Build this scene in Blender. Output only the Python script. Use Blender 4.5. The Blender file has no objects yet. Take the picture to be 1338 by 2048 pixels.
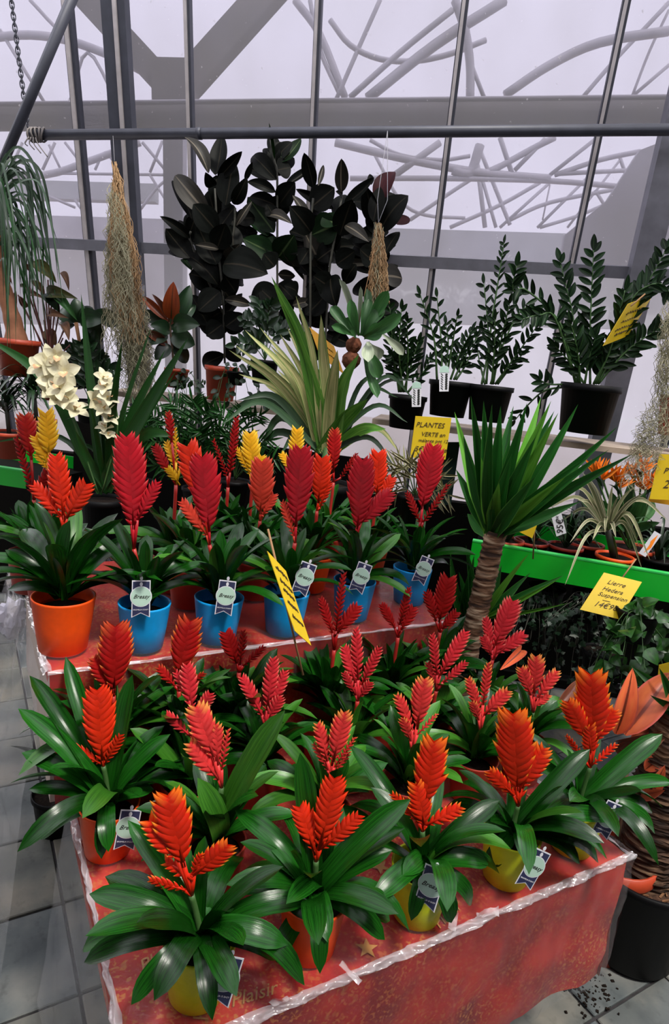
import bpy, bmesh, math, random
from mathutils import Vector, Matrix, noise
random.seed(11)
C = bpy.context.scene.collection
PI = math.pi
# ------------------------------------------------------------------ camera
F, ROLL, PITCH, CAMZ = 1290.0, 0.107, 0.2243, 1.73
CX, CY = 669.0, 1024.0
_c, _s = math.cos(ROLL), math.sin(ROLL)
FW = Vector((0, math.cos(PITCH), -math.sin(PITCH)))
DN = -Vector((0, math.sin(PITCH), math.cos(PITCH)))
RT = Vector((1, 0, 0))
IX = _c*RT - _s*DN
IY = _s*RT + _c*DN
CAM = Vector((0, 0, CAMZ))
cd = bpy.data.cameras.new('camera'); cam = bpy.data.objects.new('camera', cd); C.objects.link(cam)
cam.matrix_world = Matrix(((IX.x, -IY.x, -FW.x, 0), (IX.y, -IY.y, -FW.y, 0), (IX.z, -IY.z, -FW.z, CAMZ), (0, 0, 0, 1)))
cd.lens = 36.0*F/2048.0; cd.sensor_width = 36; cd.clip_start = 0.02
bpy.context.scene.camera = cam
# ------------------------------------------------------------------ sky, sun, exposure
sc = bpy.context.scene
sc.view_settings.view_transform = 'Standard'; sc.view_settings.look = 'None'
sc.view_settings.gamma = 1; sc.view_settings.use_curve_mapping = False
sc.view_settings.exposure = 0.0
W = bpy.data.worlds.new('sky'); sc.world = W; W.use_nodes = True
bg = W.node_tree.nodes['Background']
bg.inputs[0].default_value = (0.87, 0.86, 0.92, 1); bg.inputs[1].default_value = 3.3
sd = bpy.data.lights.new('sun', 'SUN'); sd.energy = 3.4; sd.angle = math.radians(9); sd.color = (1, 0.95, 0.86)
sun = bpy.data.objects.new('sun', sd); C.objects.link(sun)
sun.rotation_euler = Vector((0.35, -0.40, 1.0)).to_track_quat('Z', 'Y').to_euler()
sc.cycles.max_bounces = 8; sc.cycles.transparent_max_bounces = 24; sc.cycles.diffuse_bounces = 3; sc.cycles.glossy_bounces = 3
sc.cycles.caustics_reflective = False; sc.cycles.caustics_refractive = False

# ------------------------------------------------------------------ picture-to-place helpers
def ray(x, y): return (x-CX)/F*IX + (y-CY)/F*IY + FW
def at_h(x, y, z):
    r = ray(x, y); return CAM + r*((z-CAMZ)/r.z)
def at_y(x, y, Y):
    r = ray(x, y); return CAM + r*(Y/r.y)
def at_plane(x, y, n, d):
    r = ray(x, y); return CAM + r*((d - n.dot(CAM))/n.dot(r))
def metres(px, P): return px*((Vector(P)-CAM).dot(FW))/F
TA = 0.525                                           # the table's yaw
E1 = Vector((math.cos(TA), math.sin(TA), 0)); E2 = Vector((-math.sin(TA), math.cos(TA), 0)); UP = Vector((0, 0, 1))
def tab(a, b, z): return E1*a + E2*b + UP*z
ZT, ZR = 0.62, 0.975                                 # table top, riser top

# ------------------------------------------------------------------ materials
def new_mat(name):
    m = bpy.data.materials.new(name); m.use_nodes = True
    nt = m.node_tree; return m, nt, nt.nodes['Principled BSDF']
def L(nt, a, b): nt.links.new(a, b)
def node(nt, t, **kw):
    n = nt.nodes.new(t)
    for k, v in kw.items(): setattr(n, k, v)
    return n
def ramp(nt, src, stops):
    r = node(nt, 'ShaderNodeValToRGB'); e = r.color_ramp.elements
    while len(e) < len(stops): e.new(0.5)
    for i, (p, c) in enumerate(stops): e[i].position = p; e[i].color = (*c, 1)
    L(nt, src, r.inputs[0]); return r
def mixc(nt, fac, a, b, mode='MIX'):
    n = node(nt, 'ShaderNodeMix', data_type='RGBA', blend_type=mode)
    for sock, v in ((n.inputs[0], fac), (n.inputs[6], a), (n.inputs[7], b)):
        if hasattr(v, 'is_linked'): L(nt, v, sock)
        else: sock.default_value = v if isinstance(v, (int, float)) else (*v, 1)
    return n.outputs[2]
def bump(nt, bs, src, strength=0.3, dist=0.01):
    b = node(nt, 'ShaderNodeBump'); b.inputs['Strength'].default_value = strength; b.inputs['Distance'].default_value = dist
    L(nt, src, b.inputs['Height']); L(nt, b.outputs[0], bs.inputs['Normal'])
def tex(nt, scale, kind='Noise', coord='Object', stretch=(1, 1, 1), detail=4):
    tc = node(nt, 'ShaderNodeTexCoord'); mp = node(nt, 'ShaderNodeMapping'); mp.inputs['Scale'].default_value = stretch
    L(nt, tc.outputs[coord], mp.inputs[0])
    t = node(nt, 'ShaderNodeTex'+kind); t.inputs['Scale'].default_value = scale
    if kind == 'Noise': t.inputs['Detail'].default_value = detail
    L(nt, mp.outputs[0], t.inputs['Vector']); return t
def plain(name, col, rough=0.5, metal=0.0, spec=0.5, var=0.12, scale=30, bmp=0.0):
    m, nt, b = new_mat(name)
    t = tex(nt, scale)
    c = ramp(nt, t.outputs[0], [(0.25, tuple(x*(1-var) for x in col)), (0.75, tuple(min(1, x*(1+var)) for x in col))])
    L(nt, c.outputs[0], b.inputs['Base Color'])
    b.inputs['Roughness'].default_value = rough; b.inputs['Metallic'].default_value = metal; b.inputs['Specular IOR Level'].default_value = spec
    if bmp: bump(nt, b, t.outputs[0], bmp, 0.005)
    return m
def leaf_mat(name, dark, light, rough=0.3, spec=0.5, lines=26, tip=None, trans=0.0, edge=None, mid=None, rnd=0.5):
    """u runs along the leaf, v across it"""
    m, nt, b = new_mat(name)
    t = tex(nt, 1.0, 'Noise', 'UV', (2.0, lines, 1), 3)
    c = ramp(nt, t.outputs[0], [(0.3, dark), (0.72, light)]).outputs[0]
    oi = node(nt, 'ShaderNodeObjectInfo')
    mr = node(nt, 'ShaderNodeMapRange'); mr.inputs[3].default_value = 1-rnd; mr.inputs[4].default_value = 1+rnd
    L(nt, oi.outputs['Random'], mr.inputs[0])
    mv = node(nt, 'ShaderNodeMix', data_type='RGBA', blend_type='MULTIPLY'); mv.inputs[0].default_value = 1
    L(nt, c, mv.inputs[6]); L(nt, mr.outputs[0], mv.inputs[7]); c = mv.outputs[2]
    tc = node(nt, 'ShaderNodeTexCoord'); sx = node(nt, 'ShaderNodeSeparateXYZ'); L(nt, tc.outputs['UV'], sx.inputs[0])
    ab = node(nt, 'ShaderNodeMath', operation='SUBTRACT'); L(nt, sx.outputs[1], ab.inputs[0]); ab.inputs[1].default_value = 0.5
    ab2 = node(nt, 'ShaderNodeMath', operation='ABSOLUTE'); L(nt, ab.outputs[0], ab2.inputs[0])
    if edge:
        r = ramp(nt, ab2.outputs[0], [(edge[0], (0, 0, 0)), (edge[0]+0.06, (1, 1, 1))]); c = mixc(nt, r.outputs[0], c, edge[1])
    if mid:
        r = ramp(nt, ab2.outputs[0], [(mid[0], (1, 1, 1)), (mid[0]+0.03, (0, 0, 0))]); c = mixc(nt, r.outputs[0], c, mid[1])
    if tip:
        r = ramp(nt, sx.outputs[0], [(tip[0], (0, 0, 0)), (tip[1], (1, 1, 1))]); c = mixc(nt, r.outputs[0], c, tip[2])
    L(nt, c, b.inputs['Base Color']); b.inputs['Roughness'].default_value = rough; b.inputs['Specular IOR Level'].default_value = spec
    bump(nt, b, t.outputs[0], 0.12, 0.004)
    if trans:
        tr = node(nt, 'ShaderNodeBsdfTranslucent'); L(nt, c, tr.inputs[0]); mx = node(nt, 'ShaderNodeMixShader'); mx.inputs[0].default_value = trans
        out = nt.nodes['Material Output']; L(nt, b.outputs[0], mx.inputs[1]); L(nt, tr.outputs[0], mx.inputs[2]); L(nt, mx.outputs[0], out.inputs[0])
    return m
M = {}
M['brom'] = leaf_mat('bromeliad_leaf', (0.002, 0.020, 0.002), (0.012, 0.110, 0.007), 0.22, 0.34, 34, trans=0.10)
M['brom_light'] = leaf_mat('bromeliad_leaf_fresh', (0.012, 0.075, 0.006), (0.06, 0.22, 0.018), 0.3, 0.42, 34, trans=0.12)
M['rubber'] = leaf_mat('rubber_leaf', (0.0015, 0.002, 0.0015), (0.004, 0.005, 0.004), 0.45, 0.05, 8, mid=(0.012, (0.02, 0.017, 0.012)))
M['rubber_back'] = leaf_mat('rubber_leaf_underside', (0.012, 0.011, 0.008), (0.028, 0.025, 0.020), 0.5, 0.2, 8, mid=(0.03, (0.13, 0.11, 0.08)))
M['rubber_red'] = leaf_mat('rubber_leaf_young', (0.016, 0.003, 0.004), (0.03, 0.005, 0.007), 0.45, 0.06, 8)
M['rubber_green'] = leaf_mat('rubber_leaf_green', (0.004, 0.014, 0.004), (0.008, 0.026, 0.007), 0.45, 0.08, 8, mid=(0.02, (0.05, 0.08, 0.03)))
M['zz'] = leaf_mat('zamioculcas_leaf', (0.003, 0.013, 0.004), (0.010, 0.032, 0.009), 0.42, 0.15, 5, mid=(0.02, (0.03, 0.07, 0.02)))
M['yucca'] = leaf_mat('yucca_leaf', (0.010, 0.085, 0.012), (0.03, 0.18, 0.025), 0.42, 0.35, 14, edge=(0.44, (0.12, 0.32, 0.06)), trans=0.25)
M['yucca_light'] = leaf_mat('yucca_leaf_sunlit', (0.07, 0.26, 0.02), (0.16, 0.42, 0.05), 0.4, 0.4, 14, trans=0.3)  # lit copy of the yucca leaf, sunlight put into its colour
M['pandan'] = leaf_mat('striped_leaf', (0.16, 0.24, 0.06), (0.82, 0.74, 0.36), 0.4, 0.4, 8, edge=(0.40, (0.08, 0.22, 0.04)), trans=0.2, rnd=0.35)
M['pandan_green'] = leaf_mat('striped_leaf_green', (0.03, 0.16, 0.015), (0.20, 0.44, 0.07), 0.4, 0.4, 9, trans=0.2)
M['orchid_leaf'] = leaf_mat('orchid_leaf', (0.008, 0.05, 0.008), (0.02, 0.09, 0.015), 0.35, 0.5, 10, trans=0.15)
M['petal'] = leaf_mat('orchid_petal', (0.72, 0.68, 0.45), (0.85, 0.82, 0.62), 0.5, 0.3, 8, trans=0.25, rnd=0.12)
M['lip'] = leaf_mat('orchid_lip', (0.75, 0.6, 0.25), (0.85, 0.75, 0.5), 0.5, 0.3, 8, tip=(0.3, 0.7, (0.62, 0.35, 0.2)), rnd=0.1)
M['brown_leaf'] = leaf_mat('withered_leaf', (0.05, 0.02, 0.012), (0.16, 0.08, 0.04), 0.6, 0.3, 6, trans=0.1)
M['olive_leaf'] = leaf_mat('blotched_leaf', (0.02, 0.035, 0.008), (0.13, 0.12, 0.03), 0.5, 0.3, 4, trans=0.1)
M['dark_leaf'] = leaf_mat('deep_green_leaf', (0.005, 0.02, 0.007), (0.014, 0.045, 0.013), 0.35, 0.5, 8)
M['palm'] = leaf_mat('parlour_palm_leaf', (0.008, 0.05, 0.01), (0.025, 0.11, 0.02), 0.4, 0.4, 8, trans=0.1)
M['thin_leaf'] = leaf_mat('thin_arching_leaf', (0.015, 0.04, 0.02), (0.05, 0.10, 0.045), 0.4, 0.4, 8, trans=0.1)
M['croton'] = leaf_mat('croton_leaf', (0.30, 0.045, 0.012), (0.52, 0.10, 0.02), 0.4, 0.4, 6, mid=(0.03, (0.12, 0.03, 0.01)), trans=0.2)
M['croton_big'] = leaf_mat('orange_leaf', (0.55, 0.09, 0.04), (0.85, 0.22, 0.07), 0.4, 0.4, 3, edge=(0.42, (0.65, 0.13, 0.1)), mid=(0.04, (0.22, 0.04, 0.02)), trans=0.15)
M['croton_dark'] = leaf_mat('brown_orange_leaf', (0.08, 0.02, 0.012), (0.16, 0.05, 0.02), 0.4, 0.4, 3, edge=(0.44, (0.5, 0.15, 0.1)))
M['stag'] = leaf_mat('staghorn_frond', (0.02, 0.075, 0.02), (0.05, 0.15, 0.04), 0.45, 0.4, 6, trans=0.15)
M['stag_pale'] = leaf_mat('staghorn_frond_pale', (0.20, 0.24, 0.16), (0.36, 0.4, 0.3), 0.5, 0.3, 6, trans=0.15)
M['spider'] = leaf_mat('cream_edged_leaf', (0.10, 0.13, 0.05), (0.30, 0.30, 0.16), 0.45, 0.4, 5, edge=(0.3, (0.5, 0.45, 0.28)))
M['ivy'] = leaf_mat('ivy_leaf', (0.003, 0.014, 0.005), (0.010, 0.032, 0.012), 0.4, 0.35, 4)
M['pothos'] = leaf_mat('pothos_leaf', (0.005, 0.028, 0.005), (0.03, 0.12, 0.015), 0.35, 0.4, 4)
M['strelitzia'] = leaf_mat('strelitzia_petal', (0.75, 0.16, 0.01), (0.95, 0.30, 0.02), 0.45, 0.4, 5, rnd=0.25)
def bract_mat(name, dark, light, tipc, t0, t1, rough=0.38):
    return leaf_mat(name, dark, light, rough, 0.4, 5, tip=(t0, t1, tipc), trans=0.12, rnd=0.16)
BR = {  # petal-like bracts: body dark/light, tip colour, where it starts
 'scarlet':  ((0.62, 0.018, 0.004), (0.84, 0.034, 0.006), (0.88, 0.08, 0.012), 0.8, 1.0),
 'flame':    ((0.62, 0.018, 0.004), (0.84, 0.026, 0.005), (0.95, 0.42, 0.03), 0.82, 1.0),
 'crimson':  ((0.44, 0.006, 0.014), (0.64, 0.012, 0.026), (0.66, 0.03, 0.02), 0.82, 1.0),
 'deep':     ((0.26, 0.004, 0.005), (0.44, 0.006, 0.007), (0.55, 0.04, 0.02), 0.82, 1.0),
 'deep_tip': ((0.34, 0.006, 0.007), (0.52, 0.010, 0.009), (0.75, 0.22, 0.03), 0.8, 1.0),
 'pink':     ((0.62, 0.014, 0.026), (0.84, 0.050, 0.065), (0.88, 0.24, 0.17), 0.74, 1.0),
 'pink_tip': ((0.68, 0.022, 0.026), (0.88, 0.070, 0.065), (0.94, 0.48, 0.11), 0.82, 1.0),
 'coral':    ((0.72, 0.045, 0.022), (0.86, 0.075, 0.040), (0.88, 0.16, 0.07), 0.8, 1.0),
 'yellow':   ((0.85, 0.36, 0.010), (0.93, 0.54, 0.018), (0.94, 0.66, 0.05), 0.6, 1.0),
}
for k, v in BR.items():
    M['br_'+k] = bract_mat('bract_'+k, *v)
    ap = {'flame': (0.90, 0.22, 0.015), 'pink_tip': (0.86, 0.42, 0.08), 'deep_tip': (0.55, 0.08, 0.02)}.get(k)
    M['ba_'+k] = bract_mat('bract_apex_'+k, v[0], v[1], ap, 0.5, 1.0) if ap else M['br_'+k]
def pot_mat(name, col, rough=0.45, bmp=0.0):
    return plain(name, col, rough, 0, 0.15 if col[0] < .004 and col[2] < .01 else 0.45, 0.06, 60, bmp)
M['pot_orange'] = pot_mat('orange_ceramic', (0.90, 0.085, 0.003)); M['pot_blue'] = pot_mat('blue_ceramic', (0.004, 0.34, 0.80))
M['pot_lime'] = pot_mat('lime_ceramic', (0.62, 0.70, 0.012), 0.45, 0.25); M['pot_red'] = pot_mat('red_plastic', (0.36, 0.03, 0.015))
M['pot_black'] = pot_mat('black_plastic', (0.0025, 0.0025, 0.003), 0.55, 0); M['pot_terra'] = pot_mat('terracotta_plastic', (0.45, 0.055, 0.02))
M['soil'] = plain('potting_soil', (0.012, 0.008, 0.006), 0.95, 0, 0.1, 0.6, 120, 0.6)
M['stem_green'] = plain('green_stem', (0.05, 0.12, 0.03), 0.5); M['stem_red'] = plain('red_stem', (0.42, 0.02, 0.015), 0.45)
M['stem_brown'] = plain('brown_stem', (0.10, 0.055, 0.03), 0.7); M['stem_tan'] = plain('tan_stem', (0.30, 0.14, 0.06), 0.7)
M['stem_dark'] = plain('dark_stem', (0.03, 0.03, 0.02), 0.6)
M['navy'] = plain('navy_card', (0.025, 0.03, 0.085), 0.5); M['white_card'] = plain('white_card', (0.75, 0.75, 0.8), 0.5, var=0.04)
M['mint'] = plain('mint_card', (0.46, 0.66, 0.55), 0.5, var=0.04); M['ink'] = plain('black_ink', (0.012, 0.014, 0.012), 0.6)
M['yellow_card'] = plain('yellow_card', (0.72, 0.50, 0.012), 0.5, var=0.06, scale=12); M['ochre_card'] = plain('ochre_card', (0.62, 0.30, 0.012), 0.5, var=0.08)
M['brown_ink'] = plain('brown_ink', (0.06, 0.035, 0.01), 0.7); M['wood_stick'] = plain('wood_stick', (0.34, 0.18, 0.08), 0.7)
M['steel'] = plain('galvanised_steel', (0.16, 0.16, 0.19), 0.5, 0.3, 0.5, 0.2, 14); M['dark_steel'] = plain('dark_steel', (0.045, 0.048, 0.065), 0.5, 0.2, 0.5, 0.2, 14)
M['alu'] = plain('dull_aluminium', (0.50, 0.46, 0.46), 0.4, 0.4, 0.5, 0.15, 20)
M['rust'] = plain('weathered_steel', (0.13, 0.11, 0.12), 0.6, 0.2, 0.4, 0.35, 25)
M['outer'] = plain('pale_painted_steel', (0.42, 0.41, 0.45), 0.6, 0, 0.3, 0.15, 3); M['outer_dirty'] = plain('mossy_gutter_steel', (0.13, 0.12, 0.12), 0.8, 0, 0.2, 0.35, 5)
M['outer_pale'] = plain('white_sheet', (0.42, 0.43, 0.45), 0.7, 0, 0.2, 0.08, 3)
M['wood'] = plain('weathered_board', (0.36, 0.29, 0.23), 0.7, 0, 0.3, 0.3, 9); M['green_tray'] = plain('green_metal', (0.004, 0.42, 0.022), 0.35, 0, 0.5, 0.06, 6)
M['green_lip'] = plain('green_metal_edge', (0.03, 0.50, 0.09), 0.35, 0, 0.5, 0.06, 6)
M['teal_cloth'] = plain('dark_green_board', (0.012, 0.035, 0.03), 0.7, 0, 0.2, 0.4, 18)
M['moss'] = plain('grey_green_moss', (0.44, 0.41, 0.27), 0.8, 0, 0.2, 0.3, 8); M['moss_tan'] = plain('tan_root_fibre', (0.46, 0.29, 0.15), 0.8, 0, 0.2, 0.3, 8)
M['string'] = plain('grey_string', (0.25, 0.25, 0.27), 0.6); M['ball'] = plain('brown_moss_ball', (0.12, 0.04, 0.02), 0.85, 0, 0.2, 0.4, 60, 0.6)
M['under'] = plain('shade_black_timber', (0.004, 0.0035, 0.003), 0.9, 0, 0.1)  # near-black puts the shade below bench, tray and table into the colour
M['stalk_red'] = plain('red_stalk', (.10, .02, .015), .6)
M['bark_dark'], nt_, b_ = new_mat('shaggy_bark'); t_ = tex(nt_, 11, stretch=(1, 1, 5), detail=6)
L(nt_, ramp(nt_, t_.outputs[0], [(0.36, (0.018, 0.009, 0.005)), (0.52, (0.075, 0.036, 0.02)), (0.68, (0.22, 0.13, 0.07))]).outputs[0], b_.inputs['Base Color']); b_.inputs['Roughness'].default_value = .85; bump(nt_, b_, t_.outputs[0], 1.0, .015)
M['panel'] = plain('pale_board', (0.52, 0.42, 0.36), 0.6, var=0.08)
M['paper'] = plain('crumpled_paper', (0.6, 0.58, 0.66), 0.6, var=0.1)
# special materials: tile, cloth, film, glass
def tile_material():
    m, nt, b = new_mat('slate_tile')
    t1 = tex(nt, 5, stretch=(1, 1, 1), detail=8); t2 = tex(nt, 30, detail=6)
    oi = node(nt, 'ShaderNodeObjectInfo')
    c = ramp(nt, t1.outputs[0], [(0.3, (0.040, 0.048, 0.050)), (0.5, (0.095, 0.104, 0.100)), (0.7, (0.20, 0.19, 0.165))]).outputs[0]
    hue = ramp(nt, oi.outputs['Random'], [(0, (0.85, 0.95, 1.06)), (0.5, (1, 1, 1)), (1, (1.12, 1.05, 0.92))])
    c = mixc(nt, 1.0, c, hue.outputs[0], 'MULTIPLY')
    s = ramp(nt, t2.outputs[0], [(0.3, (0.55, 0.55, 0.55)), (0.45, (1, 1, 1))]); c = mixc(nt, 0.7, c, s.outputs[0], 'MULTIPLY')
    L(nt, c, b.inputs['Base Color']); b.inputs['Roughness'].default_value = 0.55; bump(nt, b, t1.outputs[0], 0.5, 0.01); return m
M['tile'] = tile_material(); M['grout'] = plain('grout', (0.035, 0.032, 0.034), 0.9, 0, 0.2, 0.3, 40)
def cloth_material():
    m, nt, b = new_mat('printed_red_cloth')
    t = tex(nt, 9, detail=6); v = tex(nt, 34, 'Voronoi'); t2 = tex(nt, 130, detail=3); t3 = tex(nt, 3.5, detail=3)
    base = ramp(nt, t.outputs[0], [(0.32, (0.20, 0.004, 0.004)), (0.52, (0.38, 0.008, 0.006)), (0.72, (0.52, 0.026, 0.010))]).outputs[0]
    g = ramp(nt, t2.outputs[0], [(0.54, (0, 0, 0)), (0.62, (1, 1, 1))]); p = ramp(nt, t3.outputs[0], [(0.38, (0.1, 0.1, 0.1)), (0.6, (0.85, 0.85, 0.85))])
    mm = node(nt, 'ShaderNodeMath', operation='MULTIPLY'); L(nt, g.outputs[0], mm.inputs[0]); L(nt, p.outputs[0], mm.inputs[1])
    c = mixc(nt, mm.outputs[0], base, (0.48, 0.16, 0.03))
    st = ramp(nt, v.outputs['Distance'], [(0.16, (0.6, 0.6, 0.6)), (0.24, (0, 0, 0))]); m2 = node(nt, 'ShaderNodeMath', operation='MULTIPLY')
    L(nt, st.outputs[0], m2.inputs[0]); L(nt, p.outputs[0], m2.inputs[1]); c = mixc(nt, m2.outputs[0], c, (0.40, 0.16, 0.04))
    L(nt, c, b.inputs['Base Color']); b.inputs['Roughness'].default_value = 0.45; return m
M['cloth'] = cloth_material(); M['gold_print'] = plain('gold_print', (0.42, 0.20, 0.05), 0.5)
def film_material(name, veil, gloss, col=(0.9, 0.86, 0.95)):
    m, nt, b = new_mat(name); nt.nodes.remove(b)
    out = nt.nodes['Material Output']; tr = node(nt, 'ShaderNodeBsdfTransparent'); df = node(nt, 'ShaderNodeBsdfDiffuse'); gl = node(nt, 'ShaderNodeBsdfGlossy')
    df.inputs[0].default_value = (*col, 1); gl.inputs['Roughness'].default_value = 0.13; gl.inputs[0].default_value = (1, 1, 1, 1)
    n = tex(nt, 14, detail=5, stretch=(1, 1, 1)); b1 = node(nt, 'ShaderNodeBump'); b1.inputs['Strength'].default_value = 0.6; b1.inputs['Distance'].default_value = 0.012
    L(nt, n.outputs[0], b1.inputs['Height']); L(nt, b1.outputs[0], gl.inputs['Normal'])
    m1 = node(nt, 'ShaderNodeMixShader'); m1.inputs[0].default_value = veil; L(nt, tr.outputs[0], m1.inputs[1]); L(nt, df.outputs[0], m1.inputs[2])
    fr = node(nt, 'ShaderNodeLayerWeight'); fr.inputs[0].default_value = 0.5; L(nt, b1.outputs[0], fr.inputs['Normal'])
    pw = node(nt, 'ShaderNodeMath', operation='POWER'); L(nt, fr.outputs['Facing'], pw.inputs[0]); pw.inputs[1].default_value = 4.0
    mm = node(nt, 'ShaderNodeMath', operation='MULTIPLY_ADD'); mm.use_clamp = True; mm.inputs[1].default_value = gloss*.5; mm.inputs[2].default_value = .03*gloss; L(nt, pw.outputs[0], mm.inputs[0])
    m2 = node(nt, 'ShaderNodeMixShader'); L(nt, mm.outputs[0], m2.inputs[0]); L(nt, m1.outputs[0], m2.inputs[1]); L(nt, gl.outputs[0], m2.inputs[2])
    L(nt, m2.outputs[0], out.inputs[0]); return m
M['film'] = film_material('clear_film', 0.03, 0.6); M['film_fold'] = film_material('gathered_clear_film', 0.33, 2.6, (1, 0.95, 1)); M['film_side'] = film_material('hanging_clear_film', 0.07, 0.8)
def glass_material(name, haze, tint):
    m, nt, b = new_mat(name); nt.nodes.remove(b); out = nt.nodes['Material Output']
    tr = node(nt, 'ShaderNodeBsdfTransparent'); tr.inputs[0].default_value = (*tint, 1)
    tl = node(nt, 'ShaderNodeBsdfTranslucent'); df = node(nt, 'ShaderNodeBsdfDiffuse'); df.inputs[0].default_value = (0.5, 0.5, 0.52, 1)
    t = tex(nt, 2.2, detail=8, stretch=(1, 1, 0.6)); s = tex(nt, 40, detail=2)
    c = ramp(nt, t.outputs[0], [(0.3, (0.20, 0.19, 0.18)), (0.65, (0.34, 0.33, 0.365))]); L(nt, c.outputs[0], tl.inputs[0])
    h = ramp(nt, t.outputs[0], [(0.3, (haze*1.25,)*3), (0.7, (haze*0.8,)*3)]); sp = ramp(nt, s.outputs[0], [(0.72, (0, 0, 0)), (0.78, (0.5, 0.5, 0.5))])
    ad = node(nt, 'ShaderNodeMath', operation='ADD'); ad.use_clamp = True; L(nt, h.outputs[0], ad.inputs[0]); L(nt, sp.outputs[0], ad.inputs[1])
    mt = node(nt, 'ShaderNodeMixShader'); mt.inputs[0].default_value = 0.2; L(nt, tl.outputs[0], mt.inputs[1]); L(nt, df.outputs[0], mt.inputs[2])
    mx = node(nt, 'ShaderNodeMixShader'); L(nt, ad.outputs[0], mx.inputs[0]); L(nt, tr.outputs[0], mx.inputs[1]); L(nt, mt.outputs[0], mx.inputs[2])
    gl = node(nt, 'ShaderNodeBsdfGlossy'); gl.inputs['Roughness'].default_value = 0.05
    m3 = node(nt, 'ShaderNodeMixShader'); m3.inputs[0].default_value = 0.04; L(nt, mx.outputs[0], m3.inputs[1]); L(nt, gl.outputs[0], m3.inputs[2])
    L(nt, m3.outputs[0], out.inputs[0]); return m
M['glass'] = glass_material('greenhouse_glass', 0.32, (0.29, 0.278, 0.325)); M['glass_low'] = glass_material('frosted_greenhouse_glass', 0.45, (0.30, 0.284, 0.31))

# ------------------------------------------------------------------ mesh helpers
def mesh(name, v, f, mats, uv=None, smooth=True):
    me = bpy.data.meshes.new(name); me.from_pydata([tuple(p) for p in v], [], f)
    for m in (mats if isinstance(mats, (list, tuple)) else [mats]): me.materials.append(M[m] if isinstance(m, str) else m)
    if uv:
        ul = me.uv_layers.new(name='UVMap'); d = ul.data
        for li, l in enumerate(me.loops): d[li].uv = uv[l.vertex_index]
    if smooth: me.polygons.foreach_set('use_smooth', [True]*len(me.polygons))
    me.update(); return me
class MB:
    """collects shapes for ONE mesh"""
    def __init__(s): s.v = []; s.f = []
    def add(s, v, f):
        o = len(s.v); s.v += [Vector(p) for p in v]; s.f += [tuple(i+o for i in q) for q in f]; return s
    def box(s, c, sx, sy, sz, R=None):
        c = Vector(c); vs = [Vector((x*sx/2, y*sy/2, z*sz/2)) for x in (-1, 1) for y in (-1, 1) for z in (-1, 1)]
        if R: vs = [R @ p for p in vs]
        return s.add([c+p for p in vs], [(0, 1, 3, 2), (4, 6, 7, 5), (0, 4, 5, 1), (2, 3, 7, 6), (0, 2, 6, 4), (1, 5, 7, 3)])
    def beam(s, a, b, w, h, up=UP):
        a, b = Vector(a), Vector(b); x = (b-a).normalized(); y = up.cross(x).normalized(); z = x.cross(y)
        return s.box((a+b)/2, (b-a).length, w, h, Matrix((x, y, z)).transposed())
    def tube(s, pts, r, n=6, cap=True):
        pts = [Vector(p) for p in pts]; k = len(pts); rs = r if isinstance(r, (list, tuple)) else [r]*k
        o = len(s.v); ref = None
        for i, p in enumerate(pts):
            t = (pts[min(i+1, k-1)]-pts[max(i-1, 0)]); t = t.normalized() if t.length > 1e-9 else UP
            if ref is None: ref = t.orthogonal().normalized()
            ref = (ref - t*ref.dot(t)); ref = ref.normalized() if ref.length > 1e-6 else t.orthogonal().normalized()
            b = t.cross(ref)
            for j in range(n):
                a = 2*PI*j/n; s.v.append(p+ref*math.cos(a)*rs[i]+b*math.sin(a)*rs[i])
        for i in range(k-1):
            for j in range(n): s.f.append((o+i*n+j, o+i*n+(j+1) % n, o+(i+1)*n+(j+1) % n, o+(i+1)*n+j))
        if cap: s.f.append(tuple(o+j for j in reversed(range(n)))); s.f.append(tuple(o+(k-1)*n+j for j in range(n)))
        return s
    def lathe(s, prof, n=32, c=(0, 0, 0)):
        o = len(s.v); c = Vector(c)
        for r, z in prof:
            for j in range(n): s.v.append(c+Vector((r*math.cos(2*PI*j/n), r*math.sin(2*PI*j/n), z)))
        for i in range(len(prof)-1):
            for j in range(n): s.f.append((o+i*n+j, o+i*n+(j+1) % n, o+(i+1)*n+(j+1) % n, o+(i+1)*n+j))
        return s
    def mesh(s, name, mat, smooth=True): return mesh(name, s.v, s.f, mat, None, smooth)
def obj(name, me, parent=None, mat4=None):
    o = bpy.data.objects.new(name, me); C.objects.link(o)
    if parent: o.parent = parent
    if mat4 is not None: o.matrix_basis = mat4
    return o
def tag(o, label, cat, group=None):
    o['label'] = label; o['category'] = cat
    if group: o['group'] = group
    return o
def thing(name, loc, label, cat, group=None):
    o = bpy.data.objects.new(name, None); C.objects.link(o); o.location = loc; o.empty_display_size = 0.05
    return tag(o, label, cat, group)
def struct(o): o['kind'] = 'structure'; return o
def stuff(o): o['kind'] = 'stuff'; return o
def world_part(name, mb, mat, root, smooth=True):
    """a part whose shape was collected in world coordinates"""
    l = Vector(root.location); mb.v = [p-l for p in mb.v]
    return obj(name, mb.mesh(name, mat, smooth), root)
def spline(pts, n=6):
    pts = [Vector(p) for p in pts]; P = [pts[0]*2-pts[1]]+pts+[pts[-1]*2-pts[-2]]; out = []
    for i in range(1, len(P)-2):
        for k in range(n):
            t = k/n; a, b, c, d = P[i-1:i+3]
            out.append(0.5*((2*b)+(c-a)*t+(2*a-5*b+4*c-d)*t*t+(3*b-a-3*c+d)*t**3))
    return out+[pts[-1]]
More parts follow.
